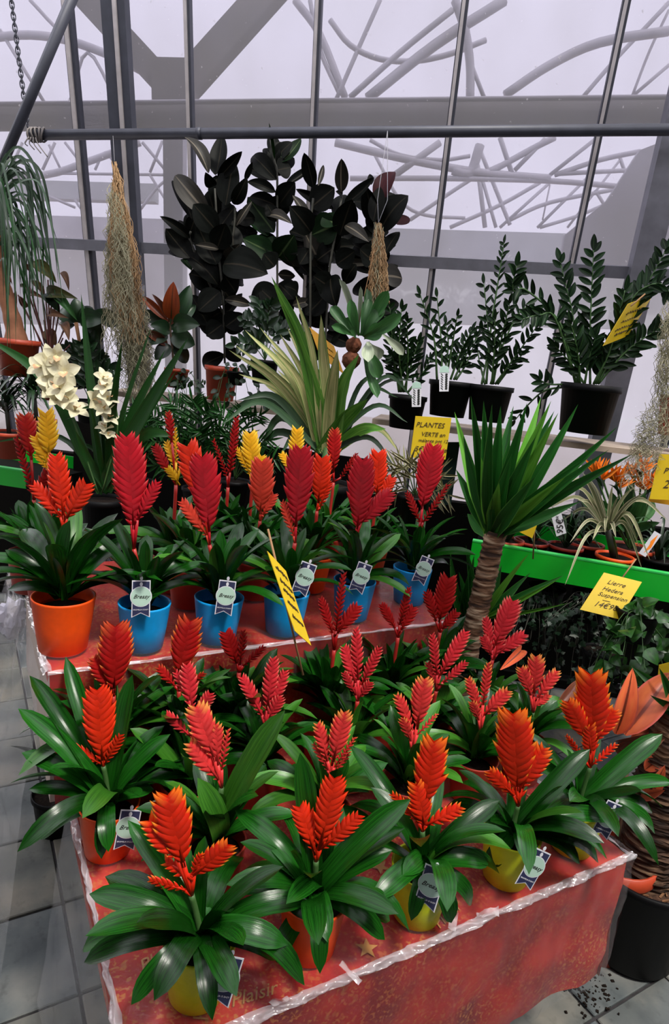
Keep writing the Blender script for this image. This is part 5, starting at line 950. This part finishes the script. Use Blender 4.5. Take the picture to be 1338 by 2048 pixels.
# staghorn fern on brown moss balls
SX = lambda x, y: (640+x*.205, 540+y*.205)
YS = 2.58; sp_ = at_y(*SX(380, 660), YS)
sg = thing('staghorn_fern', sp_, 'staghorn fern with forked green fronds on a brown moss ball, beside the striped plant', 'fern')
for (x, y, r) in ((330, 735, .031), (305, 880, .036)):
    bm = bmesh.new(); bmesh.ops.create_icosphere(bm, subdivisions=3, radius=r)
    for v in bm.verts: v.co *= 1+.16*noise.noise(v.co*60)
    me = bpy.data.meshes.new('moss_ball'); bm.to_mesh(me); bm.free(); me.materials.append(M['ball']); obj('moss_ball', me, sg, Matrix.Translation(at_y(*SX(x, y), YS)-sp_))
world_part('hanger', MB().tube([at_y(*SX(350, 640), YS), at_y(*SX(420, 300), YS), at_y(*SX(500, -60), YS+.02), n1], .0015, 4), 'wood_stick', sg)
for (b, q, w, m) in (((360, 640), (185, 85), 60, 'stag_pale'), ((385, 640), (298, 280), 90, 'stag'), ((390, 640), (455, 180), 80, 'stag'), ((400, 640), (480, 280), 90, 'stag'), ((410, 640), (668, 200), 110, 'stag'), ((420, 650), (625, 365), 110, 'stag'), ((430, 650), (800, 425), 120, 'stag'), ((430, 660), (625, 580), 150, 'stag'), ((330, 640), (108, 355), 90, 'stag'), ((320, 640), (110, 545), 80, 'stag'), ((340, 640), (240, 470), 100, 'stag'), ((350, 650), (290, 590), 100, 'stag'), ((600, 620), (815, 830), 80, 'stag_pale'), ((470, 700), (470, 900), 110, 'stag_pale'), ((480, 720), (600, 860), 100, 'stag_pale'), ((460, 760), (580, 1060), 120, 'stag'), ((380, 640), (395, 160), 40, 'stag_pale'), ((420, 800), (560, 1250), 90, 'stag')):
    px_leaf(sg, 'spoon', m, SX(*b), SX(*q), w*.235, YS, rn.choice((.06, .14, -.08)), rn.uniform(-.12, .05), None, .3, ruffle=.02)
# striped palm-like plant
YP = 2.55; pb_ = at_y(655, 905, YP)
pn = thing('striped_plant', Vector((pb_.x, pb_.y, pb_.z-.3)), 'large striped cream and green sword-leaved plant, in the middle behind the red plumes', 'potted plant')
simple_pot(pn, Vector((pb_.x, pb_.y, pb_.z-.32)), .11, .2, 'pot_black')
world_part('stem', MB().tube([pb_-UP*.18, pb_+UP*.02], .02, 8), 'stem_green', pn)
for (x, y, w, m, ax, ay) in ((543, 553, 22, 1, 0, 0), (548, 570, 16, 1, 0, 0), (470, 690, 12, 0, 0, 0), (458, 700, 12, 0, -10, -10), (490, 660, 14, 0, 0, 0), (520, 655, 10, 0, 0, 0), (560, 668, 12, 0, 0, 0), (592, 592, 12, 0, 0, 0), (575, 655, 12, 0, 0, 0), (597, 640, 14, 0, 0, 0), (540, 690, 14, 0, 0, 0), (505, 715, 12, 0, 0, 0), (642, 630, 20, 0, 0, 0), (675, 700, 22, 0, 0, 0), (718, 708, 24, 2, 0, 0), (735, 798, 26, 2, 0, 0), (772, 858, 22, 1, 10, -10), (700, 760, 18, 2, 0, 0), (620, 700, 18, 0, 0, 0), (640, 760, 22, 0, 0, 0), (600, 760, 20, 0, 0, 0), (555, 740, 14, 0, 0, 0), (530, 770, 14, 0, -10, -10), (660, 740, 20, 0, 0, 0), (478, 748, 10, 0, -10, -20),
        (452, 826, 12, 3, -30, -50), (440, 850, 12, 3, -30, -60), (520, 900, 14, 3, -30, -60), (475, 800, 12, 3, -20, -40), (500, 935, 12, 3, -30, -50), (560, 910, 12, 3, -10, -40), (796, 795, 7, 3, 20, -50), (830, 800, 7, 3, 30, -80), (815, 845, 8, 3, 20, -50), (800, 905, 9, 0, 30, -40), (790, 935, 9, 3, 20, -40), (840, 760, 6, 3, 20, -40), (770, 745, 8, 3, 10, -30)):
    Bp = at_y(655+rn.uniform(-22, 22), 905, YP); dq = rn.uniform(-.22, .12); Q = at_y(x, y, YP+dq)
    mid = at_y(655+(x-655)*.45+ax, 905+(y-905)*.58+ay-8, YP+dq*.4); mname = ('pandan', 'pandan_green', 'pandan_green', 'thin_leaf')[m]
    S = spline([Bp, mid, Q], 7); obj('leaf', ribbon([p-Vector(pn.location) for p in S], metres(w, Q)*1.35, toward(Bp, rn.uniform(-.5, .5), .15), mname), pn)
# white cymbidium orchid
YO = 2.38; ob = at_y(205, 985, YO)
oq = thing('orchid', Vector((ob.x, ob.y, ob.z-.12)), 'white orchid with two drooping flower spikes and long sword leaves', 'orchid')
simple_pot(oq, Vector((ob.x, ob.y, ob.z-.18)), .08, .16, 'pot_black')
for (x, y, w, ax, ay) in ((-30, 672, 22, -10, -60), (162, 588, 19, -4, 0), (244, 682, 17, 0, 0), (376, 676, 26, 0, 10), (303, 652, 9, 0, 0), (330, 700, 18, 0, 0), (352, 742, 12, 10, -6), (356, 872, 24, 10, -55), (-20, 885, 9, 10, -60), (120, 880, 8, 20, -30), (180, 800, 10, 0, 0), (250, 830, 14, 0, 0), (150, 860, 14, -10, -10), (128, 840, 7, 20, -90)):
    dq = rn.uniform(-.18, .1); Bp = at_y(208+rn.uniform(-18, 18), 985, YO); Q = at_y(x, y, YO+dq); mid = at_y(208+(x-208)*.42+ax, 985+(y-985)*.5+ay, YO+dq*.4)
    obj('leaf', ribbon([p-Vector(oq.location) for p in spline([Bp, mid, Q], 7)], metres(w, Q)*1.2, toward(Bp, rn.uniform(-.5, .5), .15), 'orchid_leaf'), oq)
pet = leafmesh('oval', 'petal', .08, .3); lipm = leafmesh('spoon', 'lip', .15, .6)
def orchid_flower(P, s, yaw, tilt):
    R = facing(P, yaw, tilt, rn.uniform(-.4, .4)); f = obj('flower', MB().lathe([(.001, -.002), (.004*s/.03, .0), (.002, .006)], 10).mesh('flower', 'petal'), oq, m4(R, Vector(P)-Vector(oq.location)))
    for k in range(5):
        a = PI/2+2*PI*k/5; d = Vector((math.cos(a), math.sin(a), .25)); x = d.normalized(); y = Vector((-math.sin(a), math.cos(a), 0)); z = x.cross(y); w = s*(.74 if k in (1, 4) else .66)
        obj('petal', pet, f, Matrix(((x.x*s, y.x*w, z.x*s, 0), (x.y*s, y.y*w, z.y*s, 0), (x.z*s, y.z*w, z.z*s, 0), (0, 0, 0, 1))))
    x = Vector((0, -.45, .9)).normalized(); y = Vector((1, 0, 0)); z = x.cross(y)
    obj('lip', lipm, f, Matrix(((x.x*s*.7, y.x*s*.5, z.x*s*.7, 0), (x.y*s*.7, y.y*s*.5, z.y*s*.7, 0), (x.z*s*.7, y.z*s*.5, z.z*s*.7, 0), (0, 0, 0, 1))))
for (x, y, s, yw, ti) in ((95, 722, .050, .5, .2), (82, 735, .042, -.5, .3), (130, 745, .050, -.2, .1), (104, 765, .048, .2, .4), (122, 778, .046, -.5, .5), (96, 785, .042, .6, .6), (138, 800, .044, -.7, .7), (150, 822, .046, .3, .9), (112, 800, .036, .4, .6), (112, 712, .04, .1, -.1),
        (205, 757, .034, .6, .6), (212, 775, .036, -.6, .7), (214, 798, .036, .5, .8), (210, 820, .036, -.5, .8), (216, 838, .036, .6, .9), (210, 856, .030, -.4, 1.0), (216, 872, .028, .5, 1.1), (185, 800, .040, .9, .2)):
    orchid_flower(at_y(x, y, YO-.05+rn.uniform(-.02, .02)), s*1.25, yw, ti)
for pts in (((196, 985), (160, 880), (112, 740), (100, 715)), ((204, 985), (235, 860), (222, 780), (205, 748))): world_part('flower_spike', MB().tube(spline([at_y(x, y, YO-.03) for x, y in pts], 6), .003, 6), 'stem_green', oq)
# ponytail palm at the left edge
YN = 2.75; tr0, tr1 = at_y(35, 690, YN), at_y(-8, 470, YN)
po = thing('ponytail_palm', at_y(32, 745, YN), 'ponytail palm with swollen tan trunk in a red pot, at the left edge', 'palm')
pw = metres(41, tr0); simple_pot(po, at_y(36, 752, YN), pw, metres(72, tr0), 'pot_terra')
world_part('trunk', MB().tube(spline([at_y(33, 700, YN), at_y(30, 660, YN), at_y(14, 600, YN), at_y(0, 545, YN), tr1], 5), [.044, .05, .05, .046, .042]+[.036]*3+[.031]*5+[.027]*5+[.022]*3, 14), plain('tan_bark', (.30, .13, .07), .75, 0, .2, .35, 20, .4), po)
for i in range(56):
    y0 = rn.uniform(370, 540); x0 = -12+rn.uniform(-12, 10); ax = rn.uniform(0, 85); ex = ax+rn.uniform(-5, 55); ay = y0-rn.uniform(10, 90); ey = y0+rn.uniform(60, 250); dq = rn.uniform(-.2, .2)
    P = [at_y(x0, y0, YN), at_y(x0+(ax-x0)*.55, ay, YN+dq*.4), at_y(ax, (ay+y0)/2-5, YN+dq*.7), at_y(ex*.6+ax*.4, (ay+ey)/2, YN+dq), at_y(ex, ey, YN+dq)]
    obj('leaf', ribbon([p-Vector(po.location) for p in spline(P, 5)], rn.uniform(.007, .013), toward(P[0], rn.uniform(-.7, .7), .3), 'palm' if y0 > 430 and rn.random() < .4 else 'thin_leaf'), po)
# withered plant with thin stalks
YW = 2.85; wb = at_y(108, 745, YW)
wp_ = thing('withered_plant', wb, 'withered brown-leaved plant on many thin red stalks, right of the red pot', 'potted plant'); simple_pot(wp_, at_y(110, 800, YW), .07, .11, 'pot_terra')
for (b, q, w, m) in (((64, 526), (112, 562), 26, 'olive_leaf'), ((120, 546), (138, 577), 14, 'brown_leaf'), ((32, 582), (29, 626), 15, 'brown_leaf'), ((38, 592), (55, 616), 13, 'brown_leaf'), ((62, 562), (90, 590), 14, 'brown_leaf'), ((40, 572), (58, 574), 8, 'brown_leaf'), ((94, 590), (149, 594), 26, 'olive_leaf'), ((95, 586), (118, 622), 30, 'dark_leaf'), ((102, 584), (152, 636), 20, 'stag'), ((102, 630), (132, 634), 18, 'brown_leaf'), ((120, 650), (138, 676), 20, 'brown_leaf'), ((46, 530), (60, 540), 12, 'brown_leaf'), ((10, 560), (24, 566), 8, 'brown_leaf'), ((68, 592), (88, 596), 12, 'brown_leaf'), ((92, 660), (112, 690), 26, 'brown_leaf')):
    px_leaf(wp_, 'oval', m, b, q, w, YW, rn.choice((.2, .3)), rn.uniform(-.08, .05), None, .5, tipcurl=.2)
for (x, y) in ((36, 590), (45, 612), (60, 575), (66, 600), (72, 628), (84, 592), (92, 600), (100, 640), (104, 585), (112, 600), (118, 625), (130, 655), (126, 676), (140, 690), (96, 560), (88, 640), (105, 660), (48, 560)):
    S = spline([at_y(104+rn.uniform(-12, 12), 745, YW), at_y(100+(x-100)*.4, 745+(y-745)*.5, YW+rn.uniform(-.05, .05)), at_y(x, y, YW)], 6); world_part('stalk', MB().tube(S, .0032, 5), 'stalk_red', wp_)
# plants on thin trunks behind the orchid
YB = 3.0; bb_ = at_y(162, 720, YB)
bl = thing('broad_leaved_plant', bb_, 'plant with broad drooping dark leaves on a bare tan stem, behind the orchid', 'potted plant'); simple_pot(bl, at_y(163, 775, YB), .075, .12, 'pot_black')
world_part('stem', MB().tube([at_y(163, 770, YB), at_y(160, 690, YB), at_y(152, 645, YB)], [.009, .008, .009], 8), 'stem_tan', bl)
for (b, q, w) in (((152, 645), (125, 615), 36), ((152, 645), (150, 596), 34), ((156, 645), (185, 615), 30), ((160, 640), (212, 640), 40), ((165, 625), (190, 700), 40), ((185, 625), (235, 650), 34), ((150, 650), (128, 665), 24), ((190, 660), (195, 712), 30)):
    px_leaf(bl, 'oval', 'dark_leaf', b, q, w, YB, .2, rn.uniform(-.1, .1), None, .35, fold=True)
YC = 3.0; cb_ = at_y(338, 690, YC)
cr = thing('croton', cb_, 'croton with upright veined orange leaves, left of the tall rubber plant', 'potted plant'); simple_pot(cr, at_y(352, 775, YC), .055, .085, 'pot_terra')
world_part('stem', MB().tube([at_y(350, 760, YC), at_y(345, 700, YC), at_y(338, 640, YC)], .006, 6), 'stem_brown', cr)
for (b, q, w, m) in (((342, 640), (347, 563), 34, 'croton'), ((336, 642), (284, 592), 17, 'croton'), ((334, 636), (304, 588), 14, 'croton_dark'), ((338, 650), (360, 610), 18, 'croton_dark'), ((335, 655), (275, 625), 26, 'dark_leaf'), ((340, 660), (392, 610), 30, 'dark_leaf'), ((335, 670), (285, 690), 34, 'dark_leaf'), ((340, 670), (390, 690), 40, 'dark_leaf'), ((340, 660), (300, 650), 30, 'dark_leaf'), ((345, 640), (380, 570), 34, 'dark_leaf'), ((340, 690), (310, 720), 30, 'dark_leaf'), ((345, 690), (375, 725), 30, 'dark_leaf'), ((345, 650), (400, 650), 40, 'dark_leaf'), ((335, 690), (285, 660), 20, 'croton_dark')):
    px_leaf(cr, 'oval', m, b, q, w, YC, .1, rn.uniform(-.1, .1), None, .35, fold=True)
# small trailing plants round the rubber plant's pot
for (x, y, lab) in ((352, 782, 'small trailing vine in a red pot under the orange croton leaves'), (470, 770, 'trailing vine beside the rubber plant pot on the left shelf')):
    P = at_y(x, y, 2.98); t = thing('trailing_vine', P, lab, 'potted plant')
    if x > 400: simple_pot(t, P, .04, .06, 'pot_black')
    for k in range(9):
        e = (x+rn.uniform(-60, 70), y+rn.uniform(-20, 90)); S = spline([P+UP*.05, at_y((x+e[0])/2+rn.uniform(-8, 8), y-rn.uniform(10, 40), 2.96), at_y(*e, 2.92)], 6)
        st = world_part('stem', MB().tube(S, .0015, 4), 'stem_green', t)
        for i in range(4, len(S), 2):
            q = S[i]+Vector((rn.uniform(-1, 1), rn.uniform(-.6, .2), rn.uniform(-1, .2)))*.04; put_leaf(st, leafmesh('oval', 'dark_leaf', .08, .25), S[i], q, .024, toward(S[i], rn.uniform(-.6, .6), .4), 'leaflet', 0, P)
# parlour palms and low foliage behind the upper tier
def fan_plant(label, base, Y, tips, n, ll, lw, mat, kind='sword', name='parlour_palm', bow=30, pot='pot_black'):
    P = at_y(*base, Y); t = thing(name, P, label, 'palm' if 'palm' in name else 'potted plant'); simple_pot(t, P-UP*.1, .06, .1, pot)
    for (x, y) in tips:
        pinnate(t, [base, (base[0]+(x-base[0])*.45, base[1]+(y-base[1])*.75-bow*.3), (x, y)], Y, n, ll, lw, mat, 'stem_green', .0025, kind, 55, .25)
fan_plant('parlour palm with feathery fronds, behind the yellow and red mixed spikes', (395, 975), 2.5, [(300, 830), (340, 805), (385, 800), (420, 815), (465, 850), (330, 880), (460, 900), (400, 860), (310, 930), (360, 840), (440, 880), (290, 880)], 22, .075, .011, 'palm')
fan_plant('parlour palm in the gap right of the thin dark red spike', (470, 960), 2.55, [(430, 820), (520, 830), (540, 880), (490, 820), (560, 920), (450, 870), (530, 930)], 18, .07, .010, 'palm')
fan_plant('feathery palm low behind the white orchid', (280, 960), 2.6, [(240, 840), (270, 815), (310, 840), (250, 900), (320, 900), (215, 880)], 18, .07, .010, 'palm')
fan_plant('dark leafy plant under the broad drooping leaves, behind the orchid flowers', (180, 800), 2.9, [(140, 700), (170, 690), (205, 720), (230, 740), (150, 750), (215, 770), (190, 700), (130, 760)], 14, .06, .026, 'dark_leaf', 'oval', 'leafy_plant')
fan_plant('dark leafy plant between the striped plant and the rubber plant', (530, 720), 2.85, [(490, 640), (520, 625), (555, 640), (500, 680), (580, 660), (470, 690), (545, 610), (510, 600)], 12, .055, .026, 'dark_leaf', 'oval', 'leafy_plant')
fan_plant('low striped spider-leaved plant right of the scarlet plume, under the yellow card', (830, 990), 2.3, [(760, 945), (790, 930), (820, 925), (850, 930), (880, 950), (900, 990), (770, 980)], 12, .09, .008, 'spider', 'sword', 'leafy_plant')
YD = 2.7
for (bx, by_, lab) in ((20, 905, 'dark narrow-leaved dracaena in a red pot at the left edge'), (75, 880, 'dark narrow-leaved dracaena behind the broad yellow plume')):
    P = at_y(bx, by_, YD); t = thing('dracaena', P, lab, 'potted plant'); simple_pot(t, P-UP*.02, .075, .11, 'pot_terra'); world_part('trunk', MB().tube([P+UP*.05, at_y(bx-8, by_-100, YD)], .009, 8), 'stem_dark', t)
    for i in range(46):
        a = rn.uniform(0, 6.28); l = rn.uniform(.14, .26); b = at_y(bx-8, by_-100, YD)+UP*rn.uniform(-.05, .05); d = Vector((math.cos(a), math.sin(a), rn.uniform(-.2, 1.1))).normalized()
        obj('leaf', ribbon([p-P for p in spline([b, b+d*l*.5+UP*.02, b+d*l-UP*l*.35], 4)], .014, UP, 'dark_leaf'), t)
# on the green tray at the right
def on_tray(px, py, Y): p = at_y(px, py, Y); return Vector((p.x, p.y, TRAYZ))
def tray_pot(px, Y, r, h, mat, name, label):
    P = on_tray(px, 1100, Y); t = thing(name, P, label, 'potted plant'); simple_pot(t, P, r, h, mat); return t, P+UP*h
t, c = tray_pot(1232, 2.50, .072, .105, 'pot_orange', 'cream_edged_plant', 'cream-edged plant with thin arching leaves in an orange pot on the green tray')
cc = at_y(1215, 1060, 2.44)
for (x, y, w, up) in ((1100, 1015, 8, 40), (1120, 985, 8, 40), (1140, 960, 8, 40), (1165, 945, 8, 20), (1190, 970, 7, 10), (1225, 970, 7, 10), (1265, 975, 8, 10), (1290, 985, 8, 10), (1335, 1040, 9, 50), (1300, 1120, 9, 60), (1185, 1080, 10, 20), (1232, 1075, 9, 20), (1210, 1065, 9, 25), (1140, 1085, 7, 30), (1130, 1170, 7, 40), (1240, 1140, 9, 15), (1285, 1140, 8, 50), (1155, 1000, 8, 20), (1240, 985, 7, 5), (1310, 1010, 8, 30), (1125, 1040, 7, 30), (1280, 1095, 8, 45)):
    dq = rn.uniform(-.2, .12); Q = at_y(x, y, 2.44+dq); mid = at_y(1215+(x-1215)*.5, 1055+(y-1055)*.5-up, 2.44+dq*.5)
    obj('leaf', ribbon([p-Vector(t.location) for p in spline([cc, mid, Q], 6)], metres(w, Q), toward(cc, rn.uniform(-.5, .5), .3), 'spider'), t)
world_part('stem', MB().tube([c-UP*.02, cc], .012, 8), 'stem_dark', t)
P = on_tray(1262, 1100, 2.62); t = thing('strelitzia', P, 'strelitzia with orange pointed flowers, behind the cream-edged plant', 'potted plant'); simple_pot(t, P, .09, .12, 'pot_terra')
for (x, y, yw, s) in ((1205, 958, .2, 1), (1190, 945, -.3, .8), (1232, 962, -.2, 1), (1240, 975, .3, .8), (1285, 942, .2, .9), (1268, 950, -.5, .8), (1292, 978, -.2, 1.1), (1310, 965, .2, .8)):
    Bp = at_y(x, y, 2.56); st = world_part('flower_stem', MB().tube(spline([P+UP*.1, at_y((x+1262)/2, 1040, 2.58), Bp], 5), .004, 6), 'stem_green', t)
    for k in range(7):
        a = (k-3)*.24+yw; d = Vector((math.sin(a), rn.uniform(-.3, .3), math.cos(a))).normalized(); put_leaf(st, leafmesh('sword', 'strelitzia', .03, .4, fold=True), Bp, Bp+d*.085*s*rn.uniform(.7, 1.1), .017*s, toward(Bp, rn.uniform(-.8, .8)), 'petal', 0, P)
    put_leaf(st, leafmesh('sword', 'dark_leaf', .1, .5, fold=True), Bp-UP*.03, Bp+Vector((-.06 if yw > 0 else .06, 0, .01))*s, .02, UP, 'spathe', 0, P)
for (b, q, w) in (((1250, 1050), (1180, 985), 22), ((1255, 1050), (1225, 985), 24), ((1262, 1050), (1262, 960), 26), ((1270, 1050), (1305, 1000), 30), ((1275, 1055), (1320, 1045), 18), ((1250, 1060), (1205, 1010), 24), ((1265, 1040), (1290, 985), 28), ((1240, 1060), (1160, 1000), 20)):
    px_leaf(t, 'oval', 'stag', b, q, w, 2.6, .1, rn.uniform(-.1, .1), None, .3, fold=True)
for (x, Y, m, lab, nm) in ((1060, 2.62, 'pot_red', 'red pot with dark strappy leaves behind the yucca, on the green tray', 'strappy_plant'), (1130, 2.60, 'pot_red', 'red pot with spiky dark plant at the white price label', 'spiky_plant'), (1172, 2.68, 'pot_terra', 'terracotta pot with thin grassy leaves behind the cream-edged plant', 'grassy_plant'), (1010, 2.60, 'pot_terra', 'terracotta pot at the left end of the green tray, behind the yucca trunk', 'grassy_plant'), (1320, 2.55, 'pot_black', 'dark leafy plant at the right end of the green tray', 'leafy_plant')):
    t, c = tray_pot(x, Y, .07, .10, m, nm, lab)
    for i in range(30):
        a = rn.uniform(0, 6.28); l = rn.uniform(.12, .24); d = Vector((math.cos(a)*.8, math.sin(a)*.8, rn.uniform(.3, 1.5))).normalized()
        obj('leaf', ribbon([p-Vector(t.location) for p in spline([c-UP*.02, c+d*l*.6+UP*.03, c+d*l+Vector((math.cos(a), math.sin(a), -.9))*l*.3], 4)], .012, UP, 'thin_leaf' if i % 3 else 'dark_leaf'), t)
k = at_y(1300, 1088, 2.36); tag(obj('flower_label', MB().add(*flat([(-.014, -.05), (.014, -.05), (.014, .05), (-.014, .05)], 0)).mesh('flower_label', 'white_card', False), None, m4(facing(k, .2, .1, -.4), k)), 'white label with an orange bird-like flower picture, stuck in the orange pot', 'label')
o = bpy.data.objects['flower_label']; obj('flower_print', MB().add(*flat([(0, -.04), (.011, -.01), (.004, .045), (-.004, .01), (.0, .0)], .001)).mesh('flower_print', 'strelitzia', False), o)
for (x, y) in ((1336, 1050), (1331, 1058)):
    pass
# hanging ivy and pothos in the shade below the tray
def ivy_leaf_mesh(mat):
    pr = [(0, 0), (.12, .32), (.02, .5), (.34, .36), (.5, .5), (.6, .26), (1, 0)]
    v = [(x, y, -.10*abs(y)) for x, y in pr]+[(x, -y, -.10*abs(y)) for x, y in reversed(pr[1:-1])]+[(.4, 0, .03)]; n = len(v)-1
    return mesh('ivy_leaf', v, [(n, (i+1) % n, i) for i in range(n)], mat, [(p[0], p[1]+.5) for p in v])
IV = ivy_leaf_mesh('ivy'); PH = leafmesh('heart', 'pothos', .1, .3, fold=True)
def vine_mass(label, name, base, Y, ends, me, size, per, stem):
    P = at_y(*base, Y); t = thing(name, P, label, 'potted plant'); 
    simple_pot(t, P-UP*.05, .075, .11, 'pot_black')
    for (x, y) in ends:
        dq = rn.uniform(-.25, .15); S = spline([P+UP*.06, at_y(base[0]+(x-base[0])*.35+rn.uniform(-8, 8), min(y, base[1])-12+rn.uniform(-10, 10), Y+dq*.4), at_y(base[0]+(x-base[0])*.8, base[1]+(y-base[1])*.55, Y+dq*.8), at_y(x, y, Y+dq)], 6)
        st = world_part('stem', MB().tube(S, .0016, 4), stem, t)
        for i in range(per):
            f = (i+.5+rn.uniform(-.3, .3))/per; j = min(len(S)-2, int(f*(len(S)-1))); p = S[j].lerp(S[j+1], f*(len(S)-1)-j)
            d = Vector((rn.uniform(-1, 1), rn.uniform(-1, .2), rn.uniform(-1, .5))).normalized(); s = size*rn.uniform(.6, 1.25)
            put_leaf(st, me, p+d*.012, p+d*(.012+s), s*.95, toward(p, rn.uniform(-.9, .9), rn.uniform(.2, 1.2)), 'leaflet', 0, P)
vine_mass('hanging ivy with small dark lobed leaves, below the tilted yellow card', 'hanging_ivy', (1180, 1215), 2.45, [(1090+rn.uniform(-30, 150), 1260+rn.uniform(-20, 150)) for _ in range(20)]+[(1080, 1220), (1100, 1240), (1120, 1230), (1150, 1300), (1200, 1280), (1220, 1300)], IV, .028, 12, 'stem_dark')
vine_mass('second hanging ivy in deep shade behind the pink-red starry plume', 'hanging_ivy', (1090, 1200), 2.6, [(1060+rn.uniform(-50, 60), 1230+rn.uniform(0, 140)) for _ in range(18)], IV, .028, 11, 'stem_dark')
vine_mass('pothos with glossy heart-shaped leaves and pale stems, right of the hanging ivy', 'pothos', (1270, 1250), 2.2, [(1185, 1345), (1195, 1360), (1215, 1330), (1300, 1260), (1330, 1235), (1320, 1300), (1290, 1340), (1260, 1360), (1240, 1390), (1310, 1220), (1335, 1290), (1210, 1300), (1245, 1310), (1300, 1380), (1330, 1350), (1230, 1270), (1225, 1365), (1275, 1400), (1200, 1400)], PH, .052, 7, 'stem_green')
vine_mass('ivy trailing low behind the tall plume at the right corner', 'hanging_ivy', (1200, 1330), 2.35, [(1140+rn.uniform(0, 120), 1350+rn.uniform(0, 70)) for _ in range(12)], IV, .028, 10, 'stem_dark')
# dark pot and leaves standing on the floor beyond the table's left edge
P = at_h(62, 1430, 0.0); P = at_y(60, 1420, 1.9); P.z = 0
t = thing('floor_plant', P+Vector((.05, .1, 0)), 'dark pot with drooping leaves on the floor, behind the hanging film at the left', 'potted plant'); simple_pot(t, Vector(t.location), .085, .15, 'pot_black')
for i in range(12):
    a = rn.uniform(0, 6.28); c = Vector(t.location)+UP*.14; d = Vector((math.cos(a), math.sin(a), 1.6)).normalized(); put_leaf(t, leafmesh('sword', 'dark_leaf', .1, .3), c, c+d*rn.uniform(.2, .34), .035, UP, 'leaf')
# crumbs of soil on the floor by the black pot
cm = MB()
for i in range(90):
    c = at_h(1150+rn.gauss(30, 28), 1985+rn.gauss(0, 22), .004); s = rn.uniform(.002, .008); cm.box(c, s, s*rn.uniform(.5, 1.4), s*.6, Matrix.Rotation(rn.uniform(0, 3), 3, 'Z'))
o = obj('soil_crumbs', cm.mesh('soil_crumbs', 'soil', False)); stuff(o); o['label'] = 'dark soil crumbs scattered on the tiles by the black pot'; o['category'] = 'soil'
